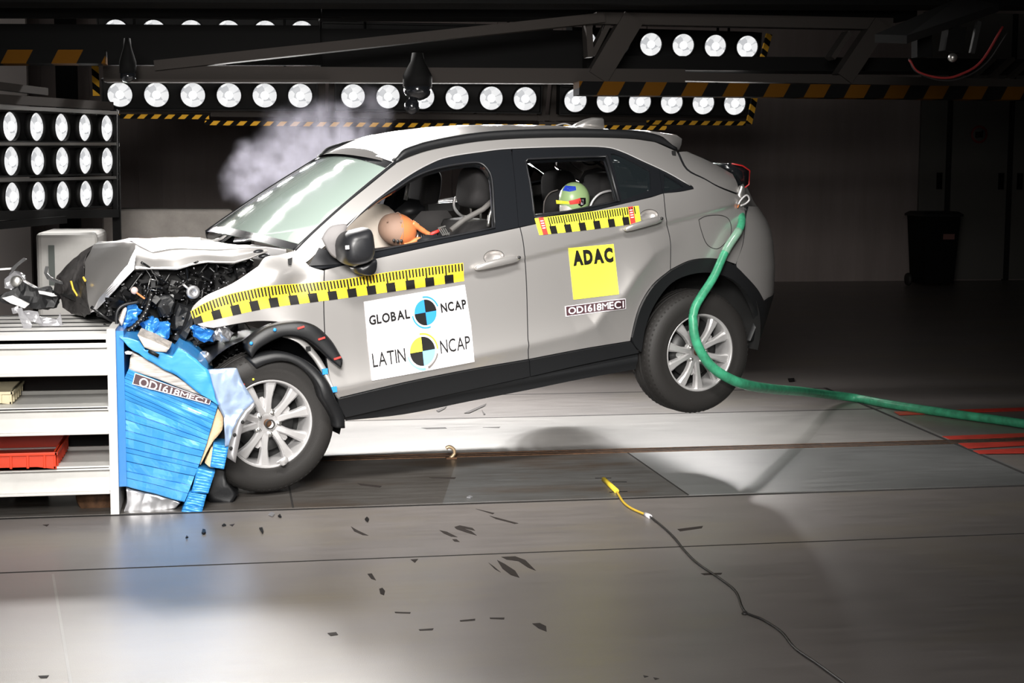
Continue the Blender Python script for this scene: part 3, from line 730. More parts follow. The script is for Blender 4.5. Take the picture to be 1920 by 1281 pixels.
# black wheel-arch trims
arch_in = [(1200, 660), (1208, 612), (1225, 570), (1256, 531), (1295, 514), (1334, 512), (1368, 523), (1392, 543), (1411, 577), (1419, 601), (1421, 630)]
panel('wheel_arch_trim', 'clad', [[(1183, 632), (1198, 577), (1223, 535), (1257, 506)], archR_top, [(1430, 566), (1432, 590), (1421, 630)], list(reversed(arch_in)), [(1200, 660), (1188, 648), (1183, 632)]], off=.016, thick=.04, gap=.001)
# windows: black surround with its openings, glass, rubber
front_open = [[(614, 456), (645, 428), (684, 394), (720, 367), (745, 352.5), (774, 333.5), (805, 320), (845, 310), (886, 304.5), (904, 307), (917, 321), (923, 340), (926, 385), (928, 427)], [(928, 427), (820, 448), (700, 471)], [(700, 471), (655, 482), (614, 486)], [(614, 486), (614, 456)]]
rear_open = [[(986, 303), (990, 298)], [(990, 298), (1060, 295), (1137, 293)], [(1137, 293), (1149, 334), (1160, 377)], [(1160, 377), (1080, 393), (1003, 409)], [(1003, 409), (995, 350), (986, 303)]]
qtr_open = [[(1146, 288), (1156, 289), (1180, 299), (1219, 320)], [(1219, 320), (1221, 340), (1221, 355)], [(1221, 355), (1167, 374)], [(1167, 374), (1156, 330), (1146, 288)]]
tri_open = [[(1246, 327), (1265, 338), (1282, 350)], [(1282, 350), (1246, 358)], [(1246, 358), (1246, 327)]]
XZ = lambda segs: [side_pt(p[0], p[1]) for p in px_poly(segs, 4)]
def loop(a): return [p for i, p in enumerate(a) if (p-a[i-1]).length > 1e-4]
fo, ro, qo, to = (loop(XZ(s)) for s in (front_open, rear_open, qtr_open, tri_open))
split = [(959, 279), (966, 340), (973, 426)]
surround_f = [silver_in[:8]+[(959, 279)], split, [(973, 426), (900, 442), (800, 463), (707, 484)], [(707, 484), (640, 499), (590, 505)], [(590, 505), (582, 492), (634, 444)]]
def both(name, m, *a, parents=None, **k):
    n_, f_ = panel(name, m, *a, far=True, **k)
    n_.parent = parents[0]; f_.parent = parents[1]; return n_, f_
both('window_frame', 'gloss_black', surround_f, off=-.004, thick=.05, holes=[fo], gap=.0015, parents=(fd, fdf))
surround_r = [[(961, 279), (1073, 274.5), (1133, 275.5), (1165, 283), (1207, 302), (1236, 316)], [(1236, 316), (1240, 340), (1243, 363)], [(1243, 363), (1150, 386), (1060, 407), (975, 426)], list(reversed(split))]
both('window_frame', 'gloss_black', surround_r, off=-.004, thick=.05, holes=[ro, qo], gap=.0015, parents=(rd, rdf))
both('window_frame', 'gloss_black', [[(1236, 316), (1250, 323), (1294, 347), (1300, 354)], [(1300, 354), (1275, 359), (1243, 363)], [(1243, 363), (1240, 340), (1236, 316)]], off=-.004, holes=[to], gap=.0015, parents=(uq, uqf))
for nm, lp, pr in (('quarter_glass', qo, (rd, rdf)), ('quarter_glass', to, (uq, uqf))):
    both(nm, 'glass_dark', xz=lp, off=-.016, thick=0, gap=0, parents=pr)
def ring(segs, wpx, name, m, parent, off):
    """a thin moulding following an outline"""
    pts = [on_side(p, off) for p in px_poly(segs, 4)]; MB().tube(pts+pts[:1], wpx, 6).build(name, m, parent)
ring(front_open, .006, 'window_seal', 'satin_black', fd, -.002); ring(rear_open, .006, 'window_seal', 'satin_black', rd, -.002)
MB().tube([on_side(p, -.002) for p in ((1137, 291), (1149, 334), (1161, 378))], .010, 6).build('window_divider', 'satin_black', rd)
MB().tube([on_side(p, .002) for p in spline([(640, 437), (684, 392), (722, 361), (765, 330), (803, 308.5), (840, 294.5), (907, 284), (960, 278.5), (1073, 275), (1133, 276), (1165, 284), (1207, 303), (1250, 323), (1294, 348)], 4)], .004, 6).build('window_moulding', 'alloy', uq)
# front fender, buckled where it met the bonnet
panel('front_fender', 'paint', [[(483, 500), (497, 482), (522, 478), (550, 470)], [(550, 470), (572, 490), (584, 500), (608, 507)], [(608, 507), (607, 570), (610, 640), (618, 700), (632, 745)], [(632, 745), (622, 690), (606, 655), (585, 625), (550, 612), (517, 604), (467, 604), (400, 616)], [(400, 616), (375, 612), (361, 600)], [(361, 600), (359, 578), (383, 556), (433, 532), (483, 500)]], far=False, fn=dent)
decal('fender_hole', 'void', [[(538, 489), (547, 486), (545, 500), (539, 499)]], .024, car)
# torn-off arch trim arc and the bare lip behind it
def arc_trim(name, m, outer, inner, off, th, parent=car):
    o = [on_side(p, off) for p in spline(outer, 5)]; i_ = [on_side(p, off+.008) for p in spline(inner, 5)]
    n = min(len(o), len(i_)); rings = []
    for a, b in zip(o[:n], i_[:n]):
        c = (a+b)/2+Vector((0, -.014, 0)); t = Vector((0, th, 0)); rings.append([a, a*.7+c*.3+Vector((0, -.008, 0)), c, b*.7+c*.3+Vector((0, -.006, 0)), b, b+t, a+t])
    return MB().loft(rings).build(name, m, parent)
tr = arc_trim('torn_arch_trim', 'clad', [(458, 650), (462, 636), (498, 611), (546, 602), (583, 608), (614, 636), (635, 672)], [(470, 670), (484, 651), (521, 631), (549, 629), (580, 642), (616, 678), (632, 692)], .05, .05)
for p in ((510, 616), (467, 641)): MB().ellipsoid(on_side(p, .078), (.009, .006, .009), nu=10, nv=6).build('blue_clip', 'blue_s', tr)
for p in ((557, 612), (594.5, 633), (623.5, 672)):
    a = on_side((p[0]-6, p[1]+2), .074); b = on_side((p[0]+6, p[1]-2), .074); MB().bar(a, b, .008, .008).build('red_clip', 'red', tr)
lip = arc_trim('fender_lip', 'paint_in', [(521, 630), (550, 629), (576, 642), (600, 668), (616, 695), (628, 722), (640, 748)], [(560, 640), (572, 655), (588, 674), (600, 692), (612, 712), (622, 730), (634, 750)], -.015, .02)
for p in ((608, 697), (625, 730)): MB().box(on_side(p, .012)-Vector((.014, .004, .014)), on_side(p, .012)+Vector((.014, .004, .014))).build('blue_clip', 'blue_s', lip)
for p in ((577, 654),): MB().box(on_side(p, .010)-Vector((.012, .002, .012)), on_side(p, .010)+Vector((.012, .002, .012))).build('clip_hole', 'void', lip)
# --- door handles
def handle(parent, a, b, cup):
    A = on_side(a, .026); B = on_side(b, .026); d = B-A
    ring_ = lambda p, s: [p+Vector((0, .016*math.sin(t)*s, 0))+Vector((0, 0, .020*math.cos(t)*s)) for t in [2*pi*k/12 for k in range(12)]]
    rings = [ring_(A+d*t+Vector((0, -.010*sin(pi*t), .004*sin(pi*t))), s) for t, s in ((0, .25), (.05, .7), (.2, .95), (.5, 1.05), (.8, 1.05), (.95, .9), (1, .4))]
    h = MB().loft(rings).build('door_handle', 'paint', parent)
    c = CUP[cup][0]; rings_ = []
    for u in (1.06, 1, .97, .9, .75, .55, .3, .001):
        rings_.append([Vector((c.x+.058*u*cos(t*pi/16), -W(c.x+.058*u*cos(t*pi/16), c.y+.034*u*sin(t*pi/16))+.001+.034*math.sqrt(max(0, 1-u*u)), c.y+.034*u*sin(t*pi/16))) for t in range(32)])
    MB().loft(rings_[1:], caps=False).build('handle_cup', 'paint', parent)
    MB().lathe([(.0001, 0), (.008, 0), (.008, .01)], 14, T=Matrix.Translation(B+Vector((-.012, -.024, .004)))).build('lock', 'dark_metal', h)
handle(fd, (886, 503), (970, 483), 'f'); handle(rd, (1166, 431), (1236, 411), 'r')
# --- side mirror, folded against the door
def pillow(name, pts, m, parent, y0, depths, world=None, smooth=True, n=3):
    P = [car_pt(x, y, y0) for x, y in (spline(pts+pts[:1], n)[:-1])]; c = sum(P, Vector())/len(P)
    rings = [[c+(p-c)*s+Vector((0, dy, 0)) for p in P] for dy, s in depths]
    return MB().loft(rings, smooth=smooth).build(name, m, parent)
sm_ = pillow('side_mirror', [(637, 462), (640, 449), (650, 437), (668, 431), (685, 427), (694, 432), (698, 452), (699, 473), (690, 491), (668, 498), (652, 497), (640, 487)], 'satin_black', car, -1.02, [(.14, .7), (.09, .94), (.04, 1.0), (0, 1.0), (-.04, .93), (-.07, .78), (-.085, .5)])
pillow('mirror_foot', [(662, 502), (690, 490), (704, 484), (703, 506), (693, 517), (671, 513)], 'satin_black', sm_, -.97, [(.10, .8), (.05, 1), (0, 1), (-.04, .8)])
pillow('mirror_glass', [(603, 448), (612, 432), (624, 423), (650, 421), (645, 440), (637, 462), (638, 486), (620, 478)], 'dust_plastic', sm_, -.93, [(.02, .9), (0, 1), (-.015, .9)])
decal_ = MB().box(car_pt(651, 464, -1.112)-Vector((.009, .004, .009)), car_pt(651, 464, -1.112)+Vector((.009, .004, .009))).build('indicator', 'white_s', sm_)
panel('mirror_sail', 'satin_black', [[(577, 500), (597, 464), (614, 470), (660, 484)], [(660, 484), (640, 497), (577, 506)]], off=.006, far=False, parent=fd, n=1)
# --- fuel flap outline, seams
def seam(pts, name='panel_seam', m='void', r=.0022, parent=car): MB().tube([on_side(p, .0005) for p in spline(pts, 5)], r, 5).build(name, m, parent)
seam([(1310, 412), (1325, 405), (1352, 404), (1368, 414), (1370, 440), (1352, 463), (1338, 466), (1324, 456), (1314, 430), (1310, 412)], 'fuel_flap_seam', parent=uq)
MB().box(on_side((1263, 290), .003)-Vector((.012, .003, .02)), on_side((1263, 290), .003)+Vector((.012, .003, .02))).build('roof_plug', 'void', uq)
# --- roof, rails, glass, tailgate --------------------------------------------------------------------------
RL = [side_pt(*p) for p in spline([(741, 303), (770, 290), (813, 277), (893, 263), (973, 257), (1073, 255), (1173, 257), (1228, 264), (1268, 280)], 5)]
def roof_pt(p, v, lift=0.):
    w = W(p.x, p.y); k = 1-v*v; t = (p.x-RL[0].x)/(RL[-1].x-RL[0].x)
    return Vector((p.x-.10*k*max(0, 1-t*3), v*w, p.y+.006+(.058*k**.8)*(1-.35*t)+lift+.012*min(1, (1-abs(v))*8)))
NV = 24
for s in (1, -1):
    rings = []
    for i, p in enumerate(RL):
        w = W(p.x, p.y); sc = .35+.65*sst(min(i, len(RL)-1-i)/3.5)
        h = .040*sc
        rings.append([Vector((p.x, -s*(w+.012), p.y-.006)), Vector((p.x, -s*(w+.010), p.y+h*.7)), Vector((p.x, -s*(w-.006), p.y+h)), Vector((p.x, -s*(w-.030), p.y+h)), Vector((p.x, -s*(w-.045), p.y+h*.6)), Vector((p.x, -s*(w-.05), p.y-.004))])
    MB().loft(rings).build('roof_rail', 'clad', car)
fin = [car_pt(x, y, 0) for x, y in ((1066, 243), (1080, 232), (1098, 224), (1112, 220.5), (1127, 221), (1129, 242))]
MB().loft([[Vector((p.x, -.03, p.z-.01)) for p in fin], [Vector((p.x, -.018, p.z)) for p in fin], [Vector((p.x, .018, p.z)) for p in fin], [Vector((p.x, .03, p.z-.01)) for p in fin]]).build('antenna_fin', 'paint', car)
MB().tube([car_pt(x, y, .05) for x, y in spline([(1034, 244), (1042, 236), (1060, 232), (1080, 240)], 5)], .004, 6).build('roof_cable', 'alloy', car)
# spoiler
sp = [car_pt(x, y, -.55) for x, y in ((1222, 244), (1250, 243), (1283, 248), (1293, 255), (1292, 266), (1287, 277), (1269, 281), (1250, 273), (1233, 266))]
MB().loft([[Vector((p.x-.06*abs(t)**3, t*.56, p.z-.012*t*t)) for p in sp] for t in (-1.0, -.97, -.8, -.4, 0, .4, .8, .97, 1.0)]).build('spoiler', 'paint', car)
# windshield with its black header band
A0 = on_side((553, 470), -.004); A1 = on_side((741, 306), -.004); B0 = Vector((A0.x, -A0.y, A0.z)); B1 = Vector((A1.x, -A1.y, A1.z))
def ws(u, v, lift=0.):          # u: 0 base .. 1 header ; v: -1 near .. 1 far
    a = A0.lerp(A1, u); b = B0.lerp(B1, u); p = a.lerp(b, (v+1)/2); n = (A1-A0).cross(B0-A0).normalized()
    if n.z < 0: n = -n
    k = 1-v*v
    return p+n*((.045+.022*u)*k+.022*sin(pi*u)*(.4+.6*k)+lift)+Vector((-.07*k*(1-u), 0, 0))
def roof_fit(p, v, lift=0.):
    t = (p.x-RL[0].x)/(RL[-1].x-RL[0].x); q = 1-sst(t/.16)
    return roof_pt(p, v, lift)+(ws(1, v, .006)-roof_pt(RL[0], v))*q
mb = MB(); g = [[roof_fit(p, -1+2*j/NV) for j in range(NV+1)] for p in RL]
mb.loft([r for r in g], closed=False, caps=False); roof = mb.build('roof', 'paint', car)
mb = MB(); mb.loft([[ws(i/20, -1+2*j/24) for j in range(25)] for i in range(21)], closed=False, caps=False); wsh = mb.build('windshield', 'windshield', car)
mb = MB(); mb.loft([[ws(.93+.07*i/3, -1+2*j/24, .004) for j in range(25)] for i in range(4)], closed=False, caps=False); mb.build('header_band', 'gloss_black', wsh)
mb = MB(); mb.loft([[ws(.0+.06*i/3, -1+2*j/24, .004) for j in range(25)] for i in range(4)], closed=False, caps=False); mb.build('cowl_band', 'gloss_black', wsh)
MB().tube([ws(u, -1.0, .004)+Vector((0, 0, 0)) for u in [k/12 for k in range(13)]], .010, 6).build('glass_seal', 'satin_black', wsh)
MB().tube([ws(u, 1.0, .004) for u in [k/12 for k in range(13)]], .010, 6).build('glass_seal', 'satin_black', wsh)
# tailgate: side strip, glass and lower skin carried across the car
tg = [[(1272, 284), (1287, 283)], [(1287, 283), (1330, 302), (1374, 326)], [(1374, 326), (1383, 345), (1385, 364)], [(1385, 364), (1348, 350), (1321, 335), (1289, 317), (1272, 284)]]
tgo, tgf = panel('tailgate', 'paint', tg, off=.0, gap=.003)
tl = [side_pt(*p) for p in spline([(1272, 284), (1330, 303), (1376, 328)], 5)]
mb = MB(); mb.loft([[Vector((p.x+.05*(1-v*v), v*W(p.x, p.y)*.99, p.y+.012)) for v in [-1+2*j/16 for j in range(17)]] for p in tl], closed=False, caps=False)
mb.build('rear_window', 'glass_dark', tgo)
mb = MB(); zs = [1.24, 1.15, 1.05, .95, .8, .65, .5, .38]
mb.loft([[Vector((lerp_pts(XET, z)-.05-.06*abs(v)**4, v*.62, z)) for v in [-1+2*j/10 for j in range(11)]] for z in zs], closed=False, caps=False); mb.build('tail_panel', 'paint', car)
# tail lamp and the clamp on it
for s in (1, -1):
    P = [car_pt(x, y, -.66) for x, y in ((1352, 309), (1370, 307), (1390, 311), (1404, 320), (1402, 346), (1394, 352), (1384, 345), (1372, 325))]
    la_ = MB().loft([[Vector((p.x, s*(p.y+d), p.z)) for p in P] for d in (0, .02, .16, .2)]).build('tail_lamp', 'gloss_black', car)
    MB().tube([Vector((p.x+.004, s*(p.y-.006), p.z)) for p in (P[1], P[2], P[3], P[4], P[5])], .0045, 6).build('red_lens_edge', 'dim_red', la_)
# --- wheels -----------------------------------------------------------------------------------------------
def wheel(c, rot=(0, 0, 0), phase=0., side=-1):
    """axis along y, outer face at -y"""
    o = bpy.data.objects.new('x', None)
    pr = [(.214, -.098), (.222, -.106), (.235, -.104), (.262, -.112), (.29, -.113), (.315, -.108), (.333, -.097), (.345, -.083), (.351, -.062), (.3535, -.045), (.3535, -.036), (.346, -.034), (.346, -.026), (.3535, -.024), (.3535, -.004), (.346, -.002), (.346, .006), (.3535, .008), (.3535, .028), (.346, .03), (.346, .038), (.3535, .04), (.351, .062), (.345, .083), (.333, .097), (.29, .113), (.235, .104), (.214, .098)]
    ty = MB().lathe(pr, 72)
    for k in range(72):                                  # shoulder blocks
        a = 2*pi*k/72; T = Matrix.Rotation(a, 3, 'Y')
        for ys in (-1, 1): ty.add([T @ Vector((r, ys*y, z)) for r, y, z in ((.334, .099, -.006), (.352, .066, -.006), (.352, .066, .006), (.334, .099, .006), (.330, .09, -.006), (.34, .06, -.006), (.34, .06, .006), (.330, .09, .006))], [(0, 1, 2, 3), (0, 4, 5, 1), (3, 2, 6, 7), (1, 5, 6, 2), (0, 3, 7, 4)])
    w = ty.build('wheel', 'rubber', car, fix=False); bpy.data.objects.remove(o)
    me = w.data; bm = bmesh.new(); bm.from_mesh(me); bmesh.ops.recalc_face_normals(bm, faces=bm.faces); bm.to_mesh(me); bm.free()
    rim = MB().lathe([(.200, .09), (.196, .0), (.200, -.06), (.208, -.092), (.2125, -.103), (.2205, -.108), (.2235, -.104), (.222, -.096)], 64)
    rim.lathe([(.0001, -.070), (.026, -.072), (.034, -.078), (.060, -.076), (.072, -.066), (.074, -.045)], 40)
    for k in range(10):
        base = pi/2+phase+2*pi/5*(k//2); sgn = -1 if k % 2 else 1
        a0 = base+sgn*radians(13); a1 = base+sgn*radians(17.5)
        rings = []
        for t in [0, .12, .3, .5, .7, .88, 1.0]:
            r = .052+(.206-.052)*t; a = a0+(a1-a0)*t; wd = .0225-.006*sin(pi*min(1, t*1.1))+.008*t*t; y = -.076-.010*t-.006*sin(pi*t)
            cdir = Vector((cos(a), 0, sin(a))); sd = Vector((-sin(a), 0, cos(a))); c0 = cdir*r
            rings.append([c0-sd*wd+Vector((0, y+.030, 0)), c0-sd*wd*.9+Vector((0, y+.006, 0)), c0-sd*wd*.55+Vector((0, y-.003, 0)), c0+sd*wd*.55+Vector((0, y-.003, 0)), c0+sd*wd*.9+Vector((0, y+.006, 0)), c0+sd*wd+Vector((0, y+.030, 0))])
        rim.loft(rings, smooth=False)
    for k in range(5):                                    # web between the two spokes of a pair
        base = pi/2+phase+2*pi/5*k; rings = []
        for r, hw in ((.05, .3), (.085, .24), (.115, .16), (.135, .06)):
            rings.append([Vector((cos(base+q*hw)*r, -.062, sin(base+q*hw)*r)) for q in (-1, -.5, 0, .5, 1)])
        rim.loft(rings, closed=False, caps=False)
    rm = rim.build('rim', 'alloy', w)
    for k in range(5):
        a = pi/2+phase+2*pi/5*(k+.5)
        MB().lathe([(.0001, -.088), (.008, -.088), (.010, -.074), (.017, -.078), (.019, -.072)], 16, T=Matrix.Translation((cos(a)*.055, 0, sin(a)*.055))).build('lug_nut', 'steel', w)
    MB().lathe([(.0001, -.080), (.015, -.081), (.019, -.078), (.020, -.07)], 24).build('hub_cap', 'rust', w)
    MB().lathe([(.05, -.02), (.150, -.022), (.150, .0), (.05, .0)], 40).build('brake_disc', 'dark_metal', w)
    MB().lathe([(.0001, .03), (.2, .03)], 32).build('brake_shield', 'void', w)
    w.location = c; w.rotation_euler = rot; return w
fc = car_pt(502.6, 794, -.855)
wheel((2.67, -.778, .3535), phase=.32); wf = wheel((fc.x, -.775, fc.z), phase=.13)
for k, col in ((2.05, 'red'), (1.83, 'yellow_s')): MB().ellipsoid((cos(k)*.245, -.110, sin(k)*.245), (.006, .003, .006), nu=8, nv=6).build('tyre_dot', col, wf)
wheel((2.67, .778, .3535), (0, 0, pi)); wheel((.0, .778, .33), (0, 0, pi-.1))
MB().lathe([(.018, -.112), (.022, -.115), (.026, -.112)], 12).build('tyre_mark', 'rubber', wf)
# --- wheel housings, underbody, hidden inner shell ---------------------------------------------------------
def half_house(c, R, y0, y1, a0, a1): return MB().lathe([(R, y0), (R, y1), (.05, y1)], 32, a0=a0, a1=a1, T=Matrix.Translation((c[0], 0, c[1])))
for s in (1, -1):
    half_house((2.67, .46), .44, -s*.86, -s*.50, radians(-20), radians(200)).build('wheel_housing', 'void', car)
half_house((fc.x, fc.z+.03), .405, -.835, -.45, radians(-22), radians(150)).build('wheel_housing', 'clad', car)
arc_trim('liner_edge', 'clad', [(462, 672), (485, 664), (520, 659), (556, 668), (587, 690), (612, 722), (637, 768), (641, 798)], [(478, 690), (500, 680), (525, 676), (550, 683), (577, 706), (598, 738), (618, 778), (622, 797)], .045, .14)
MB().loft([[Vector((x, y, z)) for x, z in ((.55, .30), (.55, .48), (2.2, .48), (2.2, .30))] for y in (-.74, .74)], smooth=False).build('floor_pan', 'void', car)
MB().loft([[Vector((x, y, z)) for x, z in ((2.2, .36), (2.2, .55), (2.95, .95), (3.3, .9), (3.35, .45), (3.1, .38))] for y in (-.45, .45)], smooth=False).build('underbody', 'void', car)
MB().bar((2.67, -.7, .36), (2.67, .7, .36), .09, .09).build('rear_axle', 'dark_metal', car)
# inner door cards (dark) so that nothing shows through the skins
for s in (1, -1):
    for x0, x1 in ((.62, 1.56), (1.62, 2.3)):
        MB().box((x0, s*.74-.03, .42), (x1, s*.74+.03, 1.085+.085*x0)).build('door_card', 'trim_in' if s > 0 else 'satin_black', car)
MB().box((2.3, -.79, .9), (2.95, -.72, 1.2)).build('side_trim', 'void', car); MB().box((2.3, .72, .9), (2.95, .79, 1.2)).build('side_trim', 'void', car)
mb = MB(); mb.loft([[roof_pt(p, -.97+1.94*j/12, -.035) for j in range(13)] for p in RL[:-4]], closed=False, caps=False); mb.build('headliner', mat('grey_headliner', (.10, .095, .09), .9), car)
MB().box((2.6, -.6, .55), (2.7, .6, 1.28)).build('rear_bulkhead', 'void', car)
# dashboard, steering wheel, airbag
MB().loft([[Vector((x, y, z)) for x, z in ((.52, .62), (.47, 1.05), (.60, 1.09), (.80, 1.05), (.86, .93), (.80, .62))] for y in (-.70, 0, .70)]).build('dashboard', 'trim_in', car)
abc = car_pt(672, 446, -.10); ab = MB().ellipsoid(abc, (.23, .17, .19), .8, nu=32, nv=20)
ab.v = [tuple(Vector(v)+Vector((0, 0, 1))*(.03*noise.noise(Vector(v)*6))+Vector(v).normalized()*.03*noise.noise(Vector(v)*9+Vector((3, 1, 2)))) for v in ab.v]
ab.build('airbag', 'beige', car)
ab2 = MB().ellipsoid((.62, -.38, 1.12), (.14, .24, .13), .8, nu=28, nv=16); ab2.build('airbag', 'beige', car)
# seats
def seat(x, y, hx, hz, lean=.18, m='fabric'):
    st = MB().loft([[Vector((x+.17+t*.30*1, y+sx, .72+t*.56)) for sx in ()] or [Vector((x+.10+.26*t+a, y+b, .70+.50*t)) for a, b in ((-.06, -.23+.05*t), (-.09, -.1), (-.09, .1), (-.06, .23-.05*t), (.06, .23-.05*t), (.07, 0), (.06, -.23+.05*t))] for t in (0, .15, .4, .7, .9, 1.0)]).build('seat', m, car)
    MB().ellipsoid((x-.12, y, .70), (.28, .25, .10), .6).build('cushion', m, st)
    hr = MB().ellipsoid((hx, y, hz), (.065, .135, .115), .55, T=Matrix.Rotation(.22, 3, 'Y')).build('headrest', m, st)
    for s in (-1, 1): MB().tube([(hx+.0, y+s*.06, hz-.19), (hx, y+s*.06, hz-.06)], .007, 8).build('headrest_post', 'steel', st)
    return st
h = car_pt(889, 352, -.37); s1 = seat(h.x-.42, -.37, h.x, h.z)
h2 = car_pt(797, 352, .37); s2 = seat(h2.x-.42, .37, h2.x, h2.z)
h3 = car_pt(1112, 352, -.1)
for y in (-.1, .42): MB().ellipsoid((h3.x+.05, y, h3.z-.03), (.08, .14, .12), .6).build('rear_headrest', 'fabric', car)
MB().loft([[Vector((h3.x+a+.1, y, z)) for a, z in ((-.14, .62), (-.10, 1.0), (-.02, 1.16), (.10, 1.16), (.08, .62))] for y in (-.66, -.3, .3, .66)]).build('rear_seat_back', 'fabric', car)
MB().tube([car_pt(x, y, -.62) for x, y in ((922, 378), (905, 393), (870, 412), (845, 432))], .016, 6).build('seat_belt', 'belt', car)
MB().tube([car_pt(x, y, -.55) for x, y in spline([(922, 392), (918, 405), (915, 425)], 3)], .010, 6).build('belt_stalk', 'steel', car)
# bits seen across the cabin: far pillar trims, grab bars, console
MB().tube([car_pt(x, y, .60) for x, y in ((767, 338), (760, 375))], .012, 8).build('grab_bar', 'alloy', car)
MB().loft([[car_pt(x, y, yy) for x, y in ((738, 396), (768, 372), (800, 378), (812, 398), (785, 412), (745, 412))] for yy in (.30, .50)]).build('console', 'satin_black', car)
MB().bar(car_pt(800, 391, .2), car_pt(858, 386, .2), .05, .05).build('measuring_box', 'dark_metal', car)
MB().tube([car_pt(x, y, .1) for x, y in spline([(862, 366), (852, 375), (853, 392), (866, 405), (885, 408)], 5)], .009, 8).build('cable_loop', 'alloy', car)
MB().loft([[car_pt(x, y, yy) for x, y in ((775, 412), (790, 396), (838, 394), (850, 410), (848, 440), (790, 446))] for yy in (-.15, .08)]).build('seat_bolster', 'fabric_grey', car)
for a in ([(1085, 292), (1095, 305), (1108, 309), (1122, 305), (1130, 294)], [(1064, 296), (1074, 310), (1092, 322)]): MB().tube([car_pt(x, y, .45) for x, y in spline(a, 5)], .006, 6).build('roof_handle', 'satin_black' if len(a) > 3 else 'trim_in', car)
# child seats on the rear bench
cs = thing('child_booster', 'black child seat with a pale curved edge beside the green dummy head', 'child seat', to_world(car_pt(1135, 385, -.45)))
cs.rotation_euler = CR.to_euler(); co = car_pt(1135, 385, -.45)
rc = lambda x, y, yy: car_pt(x, y, yy)-co
MB().loft([[rc(x, y, yy) for x, y in ((1104, 408), (1108, 378), (1124, 361), (1145, 357), (1175, 360), (1178, 408))] for yy in (-.52, -.30)]).build('shell', 'fabric', cs)
MB().tube([rc(x, y, -.535) for x, y in spline([(1105, 392), (1112, 376), (1124, 364), (1140, 358.5), (1156, 358)], 5)], .007, 8).build('pale_edge', 'alloy', cs)
MB().loft([[rc(x, y, yy) for x, y in ((1085, 340), (1096, 320), (1120, 314), (1146, 322), (1158, 350), (1120, 365))] for yy in (.0, .2)]).build('head_support', 'fabric', cs)
MB().loft([[rc(x, y, yy) for x, y in ((1018, 404), (1022, 372), (1036, 358), (1056, 356), (1064, 380), (1060, 402))] for yy in (-.1, .12)]).build('side_bolster', 'fabric', cs)
MB().tube([rc(x, y, -.12) for x, y in spline([(1019, 402), (1021, 378), (1031, 362), (1046, 356)], 5)], .004, 6).build('piping', 'trim_in', cs)
# --- dummies ------------------------------------------------------------------------------------------------
hc = car_pt(745, 431, -.42)
dd = thing('crash_dummy', 'orange crash test dummy leaning forward with its head out over the front door sill', 'dummy', to_world(hc)); dd.rotation_euler = CR.to_euler()
D = lambda x, y, yy=-.42: car_pt(x, y, yy)-hc
T = Matrix.Rotation(.45, 3, 'Y')
hd = MB().ellipsoid((0, 0, 0), (.108, .085, .088), .95, T=T, nu=36, nv=24)
for i, fce in enumerate(hd.f):
    c = sum((Vector(hd.v[k]) for k in fce), Vector())/len(fce); l = T.transposed() @ c
    hd.mi[i] = 1 if (l.x < -.005-.35*l.z) else 0
hd = hd.build('head', ['orange', 'dust'], dd, fix=False)
MB().tube([T @ Vector((.0-.35*.088*cos(t), .0853*sin(t)*1.0, .0885*cos(t))) for t in [2*pi*k/40 for k in range(41)]], .0022, 5).build('cap_seam', 'dust', hd)
for p in ((739, 451), (746, 452.5), (753, 452)): MB().lathe([(.0001, -.003), (.007, -.003), (.009, .003)], 12, T=Matrix.Translation(D(p[0], p[1], -.505))).build('screw', 'dark_metal', hd)
for p in ((726, 415), (752, 417)): MB().ellipsoid(D(p[0], p[1], -.497), (.005, .004, .005), nu=8, nv=6).build('screw', 'dust', hd)
for i in range(4):
    a = D(771+6*i, 443+2.2*i); b = D(774+6*i, 444+2.2*i); MB().tube([a, b], .040 if i % 2 == 0 else .032, 20).build('neck_disc', 'satin_black' if i % 2 == 0 else 'steel', dd)
MB().tube([D(x, y, -.46) for x, y in spline([(772, 418), (785, 427), (797, 435), (806, 440)], 4)], [.018]*4+[.015]*4+[.013]*5, 10).build('shoulder_strap', 'orange', dd)
MB().tube([D(x, y, -.47) for x, y in ((806, 440), (815, 436), (823, 433))], .009, 8).build('arm_link', 'red', dd)
MB().tube([D(x, y, -.47) for x, y in spline([(757, 460), (770, 456), (783, 449), (790, 452)], 4)], .014, 10).build('chin_flap', 'orange', dd)
MB().loft([[D(x, y, yy) for x, y in ((782, 450), (800, 440), (830, 442), (838, 480), (790, 490))] for yy in (-.55, -.45, -.30, -.18)]).build('torso', 'satin_black', dd)
for k in range(4): MB().bar(D(822+4*k, 428, -.5), D(830+4*k, 441, -.5), .006, .006).build('bracket_bar', 'steel', dd)
MB().bar(D(821, 428, -.5), D(835, 424, -.5), .007, .007).build('bracket_bar', 'steel', dd); MB().bar(D(829, 441, -.5), D(843, 437, -.5), .007, .007).build('bracket_bar', 'steel', dd)
gc = car_pt(1077, 374, -.30)
gd = thing('child_dummy', 'pale green child dummy head with a blue patch seen through the rear door window', 'dummy', to_world(gc)); gd.rotation_euler = CR.to_euler()
gh = MB().ellipsoid((0, 0, 0), (.092, .078, .100), .97, nu=32, nv=20).build('head', 'green', gd)
MB().ellipsoid((-.046, -.0, -.052), (.046, .055, .062), .9).build('face', mat('pale_face', (.62, .60, .56), .5), gh)
G = lambda x, y, yy: car_pt(x, y, yy)-gc
def skin(name, m, poly, grow=1.02):
    P = [Vector(p) for p in poly]; v, f = cdt(dens([Vector((q.x, q.z)) for q in P], .008), .008); mb = MB()
    ok = []
    for q in v:
        k = max(.02, 1-(q.x/.092)**2-(q.y/.1)**2); ok.append(Vector((q.x, -.078*math.sqrt(k), q.y))*grow)
    mb.add(ok, [tuple(t) for t in f], 0, True); return mb.build(name, m, gh)
